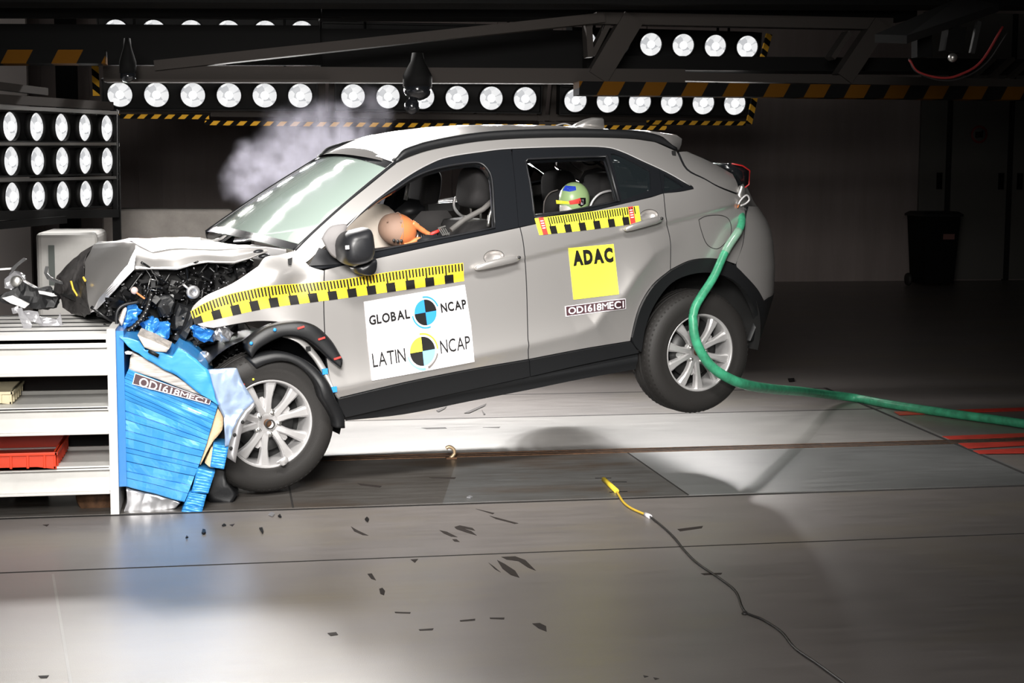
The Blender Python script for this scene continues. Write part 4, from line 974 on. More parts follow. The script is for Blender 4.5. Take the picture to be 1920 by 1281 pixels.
skin('blue_patch', 'deepblue', [G(x, y, -.36) for x, y in ((1063, 358), (1068, 349), (1081, 350), (1080, 357), (1070, 360))])
skin('yellow_mark', 'yellow_s', [G(x, y, -.375) for x, y in ((1053, 376), (1070, 378), (1071, 383), (1054, 383))])
skin('red_mark', 'red', [G(x, y, -.375) for x, y in ((1070, 377), (1088, 371), (1089, 381), (1072, 384))])
skin('black_mark', 'black_s', [G(x, y, -.375) for x, y in ((1084, 384), (1088, 371), (1098, 371), (1099, 382), (1090, 388))])
skin('white_mark', 'white_s', [G(x, y, -.375) for x, y in ((1089, 375), (1093, 374), (1093, 384), (1089, 384))], 1.02)
MB().tube([(.0, 0, -.08), (.02, 0, -.2)], .05, 16).build('neck', 'satin_black', gd)
# --- stickers -------------------------------------------------------------------------------------------------
def strip(top, bot, N=80):
    t = spline(top, 8); b = spline(bot, 8)
    def cum(L):
        c = [0.]
        for i in range(1, len(L)): c.append(c[-1]+(L[i]-L[i-1]).length)
        return [q/c[-1] for q in c]
    ct, cb = cum(t), cum(b)
    def at(L, c, s):
        i = 0
        while i < len(L)-2 and c[i+1] < s: i += 1
        return L[i].lerp(L[i+1], (s-c[i])/max(1e-9, c[i+1]-c[i]))
    return lambda s, v: at(b, cb, s).lerp(at(t, ct, s), v)
def tape(name, fn, m, blocks, duty, ticks, start=0., parent=car, off=.002, lo_=.0, hi=1.0, first=0):
    mb = MB(); N = 110; g = [[on_side(fn(i/N, j/10), off) for j in range(11)] for i in range(N+1)]
    mb.loft(g, closed=False, caps=False); t = mb.build(name, m, parent)
    mb = MB()
    def cell(s0, s1, v0, v1):
        k = max(1, int((s1-s0)*N*1.5)); g = [[on_side(fn(s0+(s1-s0)*i/k, v0+(v1-v0)*j/6), off+.002) for j in range(7)] for i in range(k+1)]; mb.loft(g, closed=False, caps=False)
    L = (hi-lo_)/blocks
    for k in range(blocks):
        cell(lo_+L*(k+first*.5), lo_+L*(k+first*.5)+L*duty, .0, .45)
        for q in range(ticks):
            s = lo_+L*(k+(q+.35)/ticks); cell(s, s+L*.16*6/ticks*.5, .42 if q % ticks in (0,) else .56, .97)
    mb.build('tape_scale', 'black_s', t); return t
tp = strip([(357, 584), (400, 561), (467, 543), (533, 534), (633, 525), (740, 508.5), (868, 493)], [(365, 609), (400, 600), (467, 585), (533, 573.5), (640, 560), (740, 546), (870, 527)])
tape('measuring_tape', tp, 'tape', 14, .46, 6)
tp2 = strip([(1002, 410), (1100, 398), (1197, 386)], [(1011, 441), (1105, 431), (1202, 418)])
t2 = tape('measuring_tape', tp2, 'tape2', 6, .45, 6, lo_=.115, hi=.965)
for s0 in (.035, .895):
    mb = MB(); mb.loft([[on_side(tp2(s0+.05*i/3, j/3), .0042) for j in range(4)] for i in range(4)], closed=False, caps=False); mb.build('red_end_patch', 'red', t2)
mb = MB()
for s0 in (.045, .905):
    for k in range(4): mb.loft([[on_side(tp2(s0+.03*i/2, .35+.14*k+.06*j), .0052) for j in range(2)] for i in range(3)], closed=False, caps=False)
mb.build('white_print', 'white_s', t2)
def sheet(name, m, Q, off, parent=car, nu=20, nv=16):
    mb = MB(); mb.loft([[on_side(bil(Q, i/nu, j/nv), off) for j in range(nv+1)] for i in range(nu+1)], closed=False, caps=False); return mb.build(name, m, parent)
def target_sign(Q, cu, cv, ru, rv, cols, arcs, off, parent):
    """quartered disc with coloured arcs around it"""
    P = lambda a, r: bil(Q, cu+ru*r*cos(a), cv+rv*r*sin(a))
    for k in range(4):
        g = [[on_side(P(k*pi/2+pi/2*i/10+.0, r), off) for r in (.0, .5, 1.0)] for i in range(11)]
        mb = MB(); mb.loft(g, closed=False, caps=False); mb.build('emblem_quarter', cols[k], parent)
    for a0, a1, m in arcs:
        g = [[on_side(P(radians(a0+(a1-a0)*i/24), r), off) for r in (1.13, 1.26)] for i in range(25)]
        mb = MB(); mb.loft(g, closed=False, caps=False); mb.build('emblem_arc', m, parent)
Q1 = [(682, 566), (871, 534), (882, 606), (689, 640)]; Q2 = [(688, 636), (882, 604), (889, 678), (697, 714)]
p1 = sheet('poster', 'white_s', Q1, .003); p2 = sheet('poster', 'white_s', Q2, .0045)
lettering('lettering', 'GLOBAL', Q1, (.030, .385, .43, .635), 'black_s', .0052, p1, .034)
lettering('lettering', 'NCAP', Q1, (.735, .385, .985, .635), 'black_s', .0052, p1, .034)
target_sign(Q1, .583, .47, .108, .33, ['black_s', 'blue_s', 'black_s', 'blue_s'], [(15, 95, 'blue_s'), (185, 285, 'blue_s')], .0052, p1)
lettering('lettering', 'LATIN', Q2, (.025, .30, .345, .64), 'black_s', .0067, p2, .006)
lettering('lettering', 'NCAP', Q2, (.685, .33, .975, .67), 'black_s', .0067, p2, .006)
target_sign(Q2, .512, .48, .122, .36, ['black_s', 'tape2', 'black_s', 'lblue_s'], [(0, 95, 'tape2'), (190, 275, 'lblue_s'), (285, 345, 'trim_in')], .0067, p2)
QA = [(1065, 465), (1150, 457.7), (1160.5, 552), (1075, 562)]
pa = sheet('yellow_sticker', 'yellow_s', QA, .003); lettering('lettering', 'ADAC', QA, (.07, .64, .96, .94), 'black_s', .005, pa, .065, gap=.045)
QP = [(1059, 574.5), (1172.5, 559.5), (1173, 579), (1060.5, 594)]
pp = sheet('number_plate_sticker', 'white_s', QP, .003)
QPi = [bil(QP, .012, .94), bil(QP, .988, .94), bil(QP, .988, .06), bil(QP, .012, .06)]; pq = sheet('sticker_field', 'plum_s', QPi, .0042, pp)
lettering('lettering', 'OD1618MEC1', QP, (.045, .16, .965, .84), 'white_s', .0052, pp, .02, gap=.07)
# --- crumpled bonnet --------------------------------------------------------------------------------------------
def crumple(o, cuts, amp, freq, seed=0):
    bm = bmesh.new(); bm.from_mesh(o.data); bmesh.ops.triangulate(bm, faces=[f for f in bm.faces if len(f.verts) > 4])
    for k in range(cuts):
        bmesh.ops.subdivide_edges(bm, edges=bm.edges, cuts=1, use_grid_fill=True)
        for v in bm.verts: v.co += noise.noise_vector(v.co*freq*(1.7**k)+Vector((seed, 0, 0)))*amp/(1.8**k)
    bm.to_mesh(o.data); bm.free(); return o
cp = lambda t: car_pt(*t)
e = [cp(t) for t in ((502, 471, -.66), (470, 487, -.68), (440, 494, -.68), (390, 490, -.66), (360, 496, -.64), (331, 506, -.62), (290, 505, -.60), (251, 505, -.58))]
f_ = [cp(t) for t in ((500, 465, -.64), (470, 466, -.64), (432, 467, -.63), (375, 468, -.60), (345, 466, -.57), (318, 468, -.55), (285, 473, -.53), (253, 455, -.50))]
r_ = [cp(t) for t in ((414, 459, .66), (402, 452, .62), (377, 446, .56), (345, 446, .52), (310, 446, .50), (280, 447, .46), (240, 448, .42), (215, 451, .38))]
rows = []
for a, b, c in zip(e, f_, r_):
    rows.append([a+Vector((0, .05, -.012)), a, a*.45+b*.55+Vector((0, .012, 0)), b, b*.75+c*.25+Vector((0, 0, .006)), b*.4+c*.6+Vector((0, 0, .0)), c, c+Vector((0, .06, -.06))])
S_, T_ = cp((171, 584, -.45)), cp((176, 457, .15))
hood = MB().loft(rows, closed=False, caps=False)
fl = [cp(t) for t in ((253, 455, -.50), (251, 505, -.58), (238, 520, -.58), (190, 570, -.53), (178, 581, -.50), (171, 585, -.45), (166, 560, -.36), (159, 520, -.10), (158, 490, .05), (176, 457, .15))]
hood.add(fl+[cp((205, 495, -.30))], [(0, 1, 2, 10), (2, 3, 4, 10), (4, 5, 6, 10), (6, 7, 8, 10), (8, 9, 0, 10)], 0, False)
hood.add([cp((253, 455, -.50)), r_[7], cp((197, 452, .40)), T_], [(0, 1, 2, 3)], 0, False)
ho = hood.build('bonnet', 'paint', car); ho.data.polygons.foreach_set('use_smooth', [True]*len(ho.data.polygons)); crumple(ho, 2, .010, 5)
fl2 = [cp(t) for t in ((258, 458, -.60), (252, 506, -.615), (180, 583, -.56), (172, 586, -.55), (186, 560, -.575), (240, 498, -.60))]
crumple(MB().add(fl2, [(0, 1, 5), (1, 2, 4, 5), (2, 3, 4)]).build('folded_edge', 'alu', ho), 2, .006, 9)
ns_ = [cp(t) for t in ((176, 457, .15), (197, 452, .40), (150, 469, .45), (130, 486, .50), (109, 518, .55), (104, 548, .50), (118, 578, .25), (148, 593, -.10), (171, 585, -.45), (166, 560, -.36), (159, 520, -.10), (158, 490, .05), (138, 530, .25))]
cz = 12
crumple(MB().add(ns_, [(0, 1, 2, 12), (2, 3, 4, 12), (4, 5, 6, 12), (6, 7, 8, 12), (8, 9, 10, 12), (10, 11, 0, 12)]).build('bonnet_underside', mat('grimy_underbonnet', (.13, .122, .12), .5, .3, vary=.6, vscale=9), ho), 3, .022, 6, 4)
for a in ([(133, 527, .05), (137, 542, .05), (146, 556, .03), (153, 566, .0)], [(156, 520, -.2), (160, 527, -.22)]): MB().tube([cp(t) for t in a], .006, 6).build('chalk_mark', 'yellow_c', ho)
MB().tube([cp(t) for t in ((376, 448, .30), (398, 452, .3), (414, 448, .2), (425, 440, .15))], .008, 6).build('wiper', 'alloy', car)
MB().tube([cp(t) for t in ((404, 456, .1), (430, 461, .0), (455, 463, -.2))], .008, 6).build('wiper', 'satin_black', car)
for s in ((484, 470), (495, 478)): crumple(MB().ellipsoid(cp((s[0], s[1]+2, -.64)), (.03, .02, .012), nu=10, nv=8).build('hinge_scrap', 'satin_black', car), 0, .01, 30)
# far flank of the nose, mostly hidden
panel_far = MB().loft([[Vector((x, .80-.10*max(0, -x), z)) for z in (.45, .7, .95)] for x in (-.35, -.1, .2, .5)], closed=False, caps=False).build('front_fender', 'paint', car)
crumple(panel_far, 2, .03, 4)
# --- engine bay: dark mass, then everything that hangs out of it ---------------------------------------------------
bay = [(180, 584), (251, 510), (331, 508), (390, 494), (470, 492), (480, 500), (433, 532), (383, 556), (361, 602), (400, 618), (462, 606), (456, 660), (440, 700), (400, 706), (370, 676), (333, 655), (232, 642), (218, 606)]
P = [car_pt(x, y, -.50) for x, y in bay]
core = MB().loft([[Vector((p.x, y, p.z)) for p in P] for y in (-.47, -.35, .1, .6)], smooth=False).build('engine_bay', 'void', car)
rg = random.Random(11)
def rnd_in(poly):
    while 1:
        p = (rg.uniform(180, 480), rg.uniform(490, 705))
        if inside(p, poly): return p
cl = {'dark': MB(), 'steel': MB(), 'bits': MB()}
for i in range(240):
    x, y = rnd_in(bay); p = car_pt(x, y, -.48-.16*rg.random()); s = .006+.026*rg.random()**2
    R = Matrix.Rotation(rg.random()*6, 3, Vector((rg.gauss(0, 1), rg.gauss(0, 1), rg.gauss(0, 1))).normalized())
    q = MB().box((-s, -s*.6, -s*.5*(.4+rg.random())), (s, s*.6, s*.4), R=R)
    tgt = cl['dark'] if rg.random() < .86 else cl['steel']; tgt.add([Vector(v)+p for v in q.v], q.f)
for i in range(80):
    x, y = rnd_in(bay); a = car_pt(x, y, -.52-.08*rg.random()); d = Vector((rg.gauss(0, 1), rg.gauss(0, .5), rg.gauss(0, 1))).normalized()*(.05+.13*rg.random())
    m_ = Vector((rg.gauss(0, 1), rg.gauss(0, .4), rg.gauss(0, 1)))*.03
    cl['dark' if rg.random() < .85 else 'steel'].tube(spline([a-d*.5, a+m_, a+d*.5], 5), .003+.007*rg.random(), 7)
for i in range(240):                                   # glass crumbs and fragments
    x, y = rnd_in(bay); p = car_pt(x, y, -.56-.10*rg.random()); s = .0012+.003*rg.random()**2
    R = Matrix.Rotation(rg.random()*6, 3, Vector((rg.gauss(0, 1), rg.gauss(0, 1), 1)).normalized()); q = MB().box((-s, -s*.5, -s*.7), (s, s*.5, s*.8), R=R)
    cl['bits'].add([Vector(v)+p for v in q.v], q.f)
cl['dark'].build('engine_parts', 'engine_black', core); cl['steel'].build('engine_metal', 'dark_metal', core)['kind'] = 'stuff'
b_ = cl['bits'].build('glass_crumbs', 'chip', core, fix=False); b_['kind'] = 'stuff'
# recognisable pieces
def corr(pts, r, name, m, parent, n=7):
    S = spline(pts, n); MB().tube(S, [r*(1.15 if i % 2 else .82) for i in range(len(S))], 10).build(name, m, parent); return S
ch = corr([cp((x, y, -.70)) for x, y in ((284, 548), (277, 575), (266, 596), (250, 613), (232, 623), (222, 618))], .011, 'corrugated_hose', 'black_s', car, 6)
mb = MB()
for p in ch[1:-1:2]: mb.ellipsoid(p+Vector((0, -.011, 0)), (.004, .003, .004), nu=6, nv=4)
mb.build('hose_clips', 'steel', car)
MB().tube([cp((x, y, -.68)) for x, y in spline([(222, 618), (218, 600), (221, 582), (233, 572), (262, 566)], 5)], .008, 8).build('black_pipe', 'satin_black', car)
MB().ellipsoid(cp((252, 545, -.68)), (.018, .016, .018)).build('sensor_knob', mat('pinkish_plastic', (.55, .42, .4), .5), car)
MB().bar(cp((256, 549, -.69)), cp((271, 560, -.69)), .008, .008).build('orange_lead', 'orange', car)
fr_ = [cp((x, y, -.69)) for x, y in ((281, 523), (296, 526), (293, 545), (277, 542))]
MB().tube(fr_+fr_[:1], .003, 6).build('wire_loop', 'steel', car)
MB().lathe([(.0001, -.004), (.011, -.004), (.012, -.010), (.030, -.009), (.034, -.004), (.034, .008), (.02, .012)], 20, T=Matrix.Translation(cp((362, 548, -.68)))).build('strut_cap', 'alu', car)
MB().tube([cp((344, 534, -.68)), cp((356, 544, -.68))], .006, 8).build('strut_cap_rod', 'alloy', car)
for q, y in (([(335, 565), (352, 575), (357, 600), (343, 622), (325, 618), (326, 590)], -.62), ([(296, 556), (318, 552), (330, 566), (324, 590), (300, 592), (292, 575)], -.60), ([(352, 576), (362, 570), (366, 600), (350, 636), (338, 630)], -.66)):
    crumple(pillow('plastic_casing', q, 'clad', car, y, [(.08, .9), (.03, 1), (0, 1), (-.02, .85), (-.03, .6)], n=1, smooth=False), 1, .016, 16)
bl_ = [('blue_casing', [(228, 596), (236, 578), (252, 572), (262, 585), (256, 604), (240, 616), (229, 612)], -.66), ('blue_casing', [(268, 606), (285, 596), (300, 608), (312, 606), (320, 618), (312, 636), (292, 642), (272, 630)], -.64), ('blue_casing', [(362, 612), (385, 616), (398, 630), (397, 642), (382, 636), (364, 622)], -.74)]
for nm, q, y in bl_: crumple(pillow(nm, q, 'alu_dblue', car, y, [(.06, .85), (.02, 1), (0, 1), (-.012, .9), (-.018, .6)], n=2, smooth=False), 2, .022, 22)
crumple(pillow('torn_edge', [(223, 600), (232, 580), (238, 578), (232, 600), (228, 612)], 'paper', car, -.70, [(.03, .9), (0, 1), (-.01, .8)], n=2), 0, .003, 20)
crumple(pillow('crushed_bracket', [(398, 622), (412, 612), (432, 614), (436, 626), (424, 640), (404, 640)], 'alu', car, -.74, [(.05, .9), (0, 1), (-.008, .9)], n=1, smooth=False), 2, .022, 26)
crumple(pillow('crushed_bracket', [(370, 664), (385, 660), (402, 670), (396, 690), (380, 686)], 'alu', car, -.72, [(.03, .9), (0, 1), (-.008, .9)], n=1, smooth=False), 2, .022, 26)
crumple(pillow('torn_scrap', [(453, 700), (466, 690), (482, 686), (478, 698), (465, 712), (458, 706)], 'white_s', car, -.86, [(.006, .95), (0, 1), (-.004, .9)], n=2), 1, .010, 24)
crumple(pillow('torn_scrap', [(516, 868), (534, 856), (541, 864), (532, 874), (524, 870)], 'alloy', car, -.92, [(.006, .95), (0, 1), (-.004, .9)], n=2), 1, .006, 24)
# --- loose front-end wreckage on the barrier top (things of their own)
def wreck(name, label, cat, px, Y, poly, m, th=.03, amp=.012, cuts=1, group=None, extra=None, base=None):
    c = at_y(px[0], px[1], Y); t = thing(name, label, cat, c, group=group)
    P = [at_y(x, y, Y)-c for x, y in poly]; o = MB().loft([[p+Vector((0, d, 0)) for p in P] for d in (-th, th)], smooth=False).build('body', m, t)
    crumple(o, cuts, amp, 14, px[0]); return t
YW = 8.35
hl = wreck('headlamp', 'smashed clear headlamp with chrome insides on top of the barrier at the left', 'headlamp', (30, 528), YW, [(12, 520), (24, 508), (40, 516), (46, 524), (44, 540), (36, 547), (22, 544), (12, 536)], 'chip', .05, .02, 2)
MB().ellipsoid((.01, -.05, 0), (.035, .02, .035)).build('reflector', 'steel', hl)
wreck('bumper_fragment', 'black plastic bumper beam lying across the barrier top', 'fragment', (75, 550), YW-.02, [(0, 552), (20, 545), (48, 528), (70, 536), (95, 540), (112, 556), (105, 576), (70, 580), (45, 572), (8, 566)], 'clad', .07, .02, 2)
wreck('trim_fragment', 'light grey trim strip tilted on the black bumper piece', 'fragment', (30, 565), YW-.12, [(4, 558), (24, 554), (56, 570), (46, 578), (20, 568)], 'alloy', .006, .004, 1)
wreck('trim_fragment', 'thin bright strip sticking out at the left edge above the headlamp', 'fragment', (10, 506), YW, [(-30, 506), (22, 502), (24, 505), (-30, 510)], 'alloy', .008, .002, 1)
wreck('trim_fragment', 'black splinter rising from the wreckage at the left', 'fragment', (42, 492), YW, [(20, 505), (44, 484), (52, 486), (34, 500), (24, 510)], 'clad', .008, .006, 1)
wreck('trim_fragment', 'small black hooked clip standing in front of the white block', 'fragment', (90, 515), YW, [(84, 500), (91, 500), (88, 512), (96, 520), (118, 528), (120, 534), (104, 530), (88, 524), (82, 512)], 'clad', .01, .005, 1)
wreck('trim_fragment', 'chrome grille bar lying under the folded bonnet flap', 'fragment', (90, 549), YW-.14, [(72, 545), (96, 549), (108, 555), (98, 556), (74, 551)], 'alloy', .008, .003, 1)
for k, (q, lab) in enumerate((([(28, 580), (40, 578), (58, 610), (54, 623), (46, 620), (38, 600)], 'clear shard hanging down over the barrier top beside the left edge'), ([(40, 582), (72, 588), (78, 606), (60, 604), (44, 596)], 'broad clear shard on the barrier top under the bumper piece'), ([(70, 592), (104, 600), (112, 586), (118, 622), (110, 626), (74, 612)], 'tall pointed clear shard on the barrier top'), ([(118, 604), (140, 610), (158, 622), (150, 630), (122, 622)], 'flat clear shard at the right of the barrier top'), ([(20, 575), (34, 572), (36, 586), (24, 588)], 'small clear shard beneath the headlamp'))):
    wreck('clear_shard', lab, 'shard', q[0], 7.70+.06*k, q, 'chip', .004, .010, 2, 'clear plastic shards on the barrier top')
wreck('clear_shard', 'small white shard stuck at the top of the blue barrier face', 'shard', (240, 660), 7.36, [(234, 660), (240, 658), (248, 660), (246, 664), (236, 664)], 'white_s', .006, .004, 1, 'clear plastic shards on the barrier top')
# --- the barrier ---------------------------------------------------------------------------------------------------
YP = 7.37; YBk = 8.42
bo = at_y(215, 968, YP); bo.z = 0
bar_ = thing('crash_barrier', 'white steel crash barrier with a crumpled blue honeycomb face and white horizontal shelves', 'barrier', bo)
w = lambda x, y, Y=YP: at_y(x, y, Y)-bo
zt = w(209, 618).z
xl, xr = w(204, 800).x, w(220, 800).x
MB().box((xl+.0, 0, .005), (xr, 1.05, zt)).build('end_plate', 'white', bar_)
MB().box((xr, .03, w(225, 915).z), (xr+.035, 1.03, zt-.01)).build('blue_backing', 'alu_dblue', bar_)
XL = -3.2
zy = lambda y: w(100, y).z
def rail(y0, y1, d0=.0, d1=.12, nm='beam', m='white'):
    mb = MB().box((XL, d0, zy(y1)), (xl, d1, zy(y0))); return bevel(mb.build(nm, m, bar_), .004)
for a, b in ((652, 706), (768, 817), (880, 930)):
    rail(a, b, .03, .12); rail(a-4, a+2, .0, .14, 'flange'); rail(b-5, b, .0, .14, 'flange')
rail(636, 646, -.0, .2, 'flange')
for y, dd_ in ((766, .50), (879, .50)): MB().box((XL, .0, zy(y)-.012), (xl, dd_, zy(y))).build('shelf', 'white', bar_); MB().box((XL, dd_-.02, zy(y)), (xl, dd_, zy(y)+.018)).build('shelf_lip', 'white', bar_)
MB().box((XL, .62, .06), (xl, .66, zy(655))).build('back_panel', 'void', bar_)
MB().box((XL, .02, zy(648)-.01), (xl, 1.05, zy(648))).build('top_plate', 'dark_metal', bar_)
for k in range(5): MB().box((XL, .0+.21*k, zy(648)), (xl, .16+.21*k, zy(628))).build('top_rib', 'white', bar_); MB().box((XL, .161+.21*k, zy(648)), (xl, .209+.21*k, zy(628)+.001)).build('rib_gap_shade', 'void', bar_)  # flush dark strips paint the shade between the ribs
for k in range(2): MB().lathe([(.0001, -.03), (.09, -.03), (.1, 0), (.09, .03), (.0001, .03)], 20, T=Matrix.Translation(w(175+k*-140, 945)+Vector((0, .2+.3*k, 0)))).build('caster', 'rust', bar_)
# crushed honeycomb face: lapped blue sheets
def face(name, TL, TR, BR, BL, laps, m, Y0, depth, amp, parent, sag=0., seed=0, nu=14):
    """a stack of lapped sheets between four picture corners, with its own depth along the barrier"""
    rg2 = random.Random(seed); hs = [rg2.uniform(.5, 1.5) for _ in range(laps)]; S = sum(hs); v = 0; rows = []
    for h in hs:
        for t, o in ((0.0, -amp*rg2.uniform(.5, 1.2)), (.5, -amp*rg2.uniform(.6, 1.3)), (.93, -amp*.1), (.96, 0)):
            row = []
            vv = (v+h*t)/S
            for i in range(nu+1):
                u = i/nu; p = Vector(TL).lerp(Vector(TR), u).lerp(Vector(BL).lerp(Vector(BR), u), vv)
                y_ = p.y+sag*sin(pi*u)+(1.6*noise.noise(Vector((u*3, vv*23, seed))))
                row.append(w(p.x, y_, Y0+o+.010*noise.noise(Vector((u*4, vv*9, seed+5)))))
            rows.append(row)
        v += h
    mb = MB(); mb.loft(rows, closed=False, caps=False)
    L = [r[0] for r in rows]; R = [r[-1] for r in rows]
    for edge in (L, R): mb.loft([edge, [p+Vector((0, depth, 0)) for p in edge]], closed=False, caps=False, smooth=False)
    for edge in (rows[0], rows[-1]): mb.loft([edge, [p+Vector((0, depth, 0)) for p in edge]], closed=False, caps=False, smooth=False)
    return mb.build(name, m, parent)
def face2(name, left, right, laps, m, Y0, depth, amp, parent, seed=0, nu=14, sag=0.):
    l = spline(left, 8); r = spline(right, 8)
    def at(L, s):
        k = s*(len(L)-1); i = min(int(k), len(L)-2); return L[i].lerp(L[i+1], k-i)
    rg2 = random.Random(seed); hs = [rg2.uniform(.45, 1.6) for _ in range(laps)]; S = sum(hs); v = 0; rows = []
    for h in hs:
        A_ = amp*rg2.uniform(.5, 1.4)
        for t, o in ((0., -A_*1.1), (.5, -A_*.95), (.90, -A_*.8), (.935, .004), (.97, .004)):
            vv = (v+h*t)/S; a = at(l, vv); b = at(r, vv); row = []
            for i in range(nu+1):
                u = i/nu; p = a.lerp(b, u)
                row.append(w(p.x, p.y+sag*sin(pi*u)+1.5*noise.noise(Vector((u*3, vv*20, seed))), Y0+o+.012*noise.noise(Vector((u*4, vv*8, seed+5)))))
            rows.append(row)
        v += h
    mb = MB(); mb.loft(rows, closed=False, caps=False, smooth=False)
    for edge in ([q[0] for q in rows], [q[-1] for q in rows]): mb.loft([edge, [p+Vector((0, depth, 0)) for p in edge]], closed=False, caps=False, smooth=False)
    for edge in (rows[0], rows[-1]): mb.loft([edge, [p+Vector((0, depth, 0)) for p in edge]], closed=False, caps=False, smooth=False)
    return mb.build(name, m, parent)
YF = 7.42
hb = face2('honeycomb_block', [(241, 692), (233, 712), (230, 740), (230, 800), (231, 860), (233, 912)], [(409, 759), (402, 782), (393, 812), (384, 842), (366, 890), (346, 942)], 20, 'alu_blue', YF, .95, .010, bar_, 3)
def sh(name, poly, m, Y, th, amp=.01, cuts=2, parent=bar_, tilt=0.):
    P = [w(x, y, Y+tilt*(x-230)/180) for x, y in poly]; o = MB().loft([[p+Vector((0, d, 0)) for p in P] for d in (0, th)], smooth=False).build(name, m, parent)
    crumple(o, cuts, amp, 9, poly[0][0])
    for q_ in o.data.polygons: q_.use_smooth = abs(q_.normal.y) > .75
    return o
sh('torn_layers', [(247, 660), (262, 667), (278, 674), (320, 699), (372, 733), (386, 744), (360, 736), (300, 712), (241, 693), (243, 674)], 'paper', YF-.01, .6, .004)
up = [(224, 632), (240, 634), (262, 640), (272, 655), (298, 657), (322, 668), (333, 651), (352, 662), (370, 674), (389, 693), (397, 718), (404, 744), (409, 760), (374, 739), (345, 716), (317, 698), (278, 674), (240, 650)]
sh('torn_blue_sheet', up, 'alu_blue', YF-.05, .5, .007, 3)
sh('torn_layers', [(258, 628), (272, 634), (290, 641), (318, 655), (312, 662), (290, 660), (270, 652)], 'paper', YF-.07, .3, .006)
sh('small_print', [(279, 655), (299, 665), (296, 671), (277, 661)], 'black_s', YF-.085, .004, .001, 1)
sh('inner_honeycomb', [(409, 766), (415, 775), (419, 784), (418, 797), (416, 806), (408, 817), (400, 826), (388, 848), (376, 872), (374, 870), (384, 842), (393, 812), (402, 784)], 'honey', YF+.01, .7, .004, 1)
sh('bumper_block_core', [(396, 840), (402, 836), (400, 878), (392, 876), (384, 868)], 'honey', YF+.01, .5, .003, 1)
for q, sd in (([(400, 833), (429, 837), (420, 880), (394, 876)], 1), ([(370, 878), (403, 886), (390, 926), (359, 923)], 2), ([(355, 923), (387, 929), (377, 968), (340, 960)], 3)):
    face('bumper_block', *q, 9, 'alu_blue', YF-.02, .9, .005, bar_, 0, sd, 6)
sh('foil_skirt', [(236, 914), (270, 922), (310, 936), (342, 944), (330, 954), (305, 962), (270, 968), (240, 972), (231, 970)], 'alu', YF+.03, .5, .014, 3)
# sagging aluminium cover sheet in front of the wheel, with the bent fender flange
sh('cover_sheet', [(389, 693), (420, 690), (445, 690), (455, 712), (468, 738), (477, 753), (460, 768), (446, 788), (436, 812), (430, 838), (421, 838), (419, 784), (409, 760)], mat('bluish_aluminium_sheet', (.34, .44, .62), .3, .55, bump=.3, bscale=5), YF-.03, .012, .010, 3)
fg = sh('bent_flange', [(477, 754), (481, 760), (468, 775), (458, 792), (452, 815), (446, 845), (441, 868), (425, 858), (429, 832), (436, 808), (446, 786), (458, 770)], 'alu', YF-.06, .010, .005, 1)
for x, y in ((455, 792), (440, 816), (433, 841)): MB().lathe([(.0001, -.004), (.008, -.004), (.009, .004)], 10, T=Matrix.Translation(w(x, y, YF-.072))).build('flange_hole', 'void', fg)
sh('torn_underside', [(396, 880), (420, 884), (424, 905), (445, 930), (430, 946), (398, 942), (386, 930)], 'clad', YF+.15, .35, .02, 2)
# its sticker: squashed lettering on a dark strip
QB = [(254, 701), (394.5, 750.5), (392, 757.5), (249.5, 719.5)]
def on_bar(off0):
    return lambda q, off: w(q[0], q[1], YF-.030-off)
pl = on_bar(0)
def bsheet(name, m, Q, off, parent):
    mb = MB(); mb.loft([[pl(bil(Q, i/16, j/3), off) for j in range(4)] for i in range(17)], closed=False, caps=False); return mb.build(name, m, parent)
bs = bsheet('barrier_sticker', 'white_s', [(253, 699.5), (396, 750), (393, 759), (248, 720.5)], .000, bar_); bq = bsheet('sticker_field', 'plum_s', QB, .0015, bs)
lettering('lettering', 'OD1618MEC1', QB, (.07, -.12, .96, .88), 'white_s', .003, bs, .012, pl)
# crates on the shelves
def crate(name, label, m, A, Bx, depth, h, walls=.012):
    x1, y0, z0 = A; t = thing(name, label, 'crate', (Bx, y0, z0)); L = x1-Bx
    MB().box((0, 0, 0), (L, depth, walls)).build('base', m, t)
    mb = MB()
    for lo, hi in (((0, 0, 0), (L, walls, h)), ((0, depth-walls, 0), (L, depth, h)), ((L-walls, 0, 0), (L, depth, h)), ((0, 0, 0), (walls, depth, h))): mb.box(lo, hi)
    bevel(mb.build('sides', m, t), .003)
    mb = MB().box((-.006, -.010, h-.014), (L+.008, .004, h)).box((L-.004, -.010, h-.014), (L+.010, depth+.008, h)).box((-.006, depth-.004, h-.014), (L+.008, depth+.010, h))
    k = 0.05
    while k < L: mb.box((L-k-.006, -.007, .006), (L-k+.006, .002, h-.012)); k += .075
    k = .05
    while k < depth: mb.box((L-.002, k-.006, .006), (L+.007, k+.006, h-.012)); k += .075
    bevel(mb.build('rim', m, t), .002); return t
s1z = bo.z+zy(766); s2z = bo.z+zy(879)
q = at_z(105, 880, s2z); crate('tray_crate', 'low red plastic crate on the lowest barrier shelf', 'red_plastic', (q.x, q.y, s2z+.001), q.x-.55, .55, at_y(60, 848, q.y).z-at_y(60, 880, q.y).z)
q = at_z(21, 760, s1z); crate('tray_crate', 'cream plastic crate on the upper barrier shelf at the left edge', 'cream_plastic', (q.x, q.y+.02, s1z+.001), q.x-.5, .38, .062)
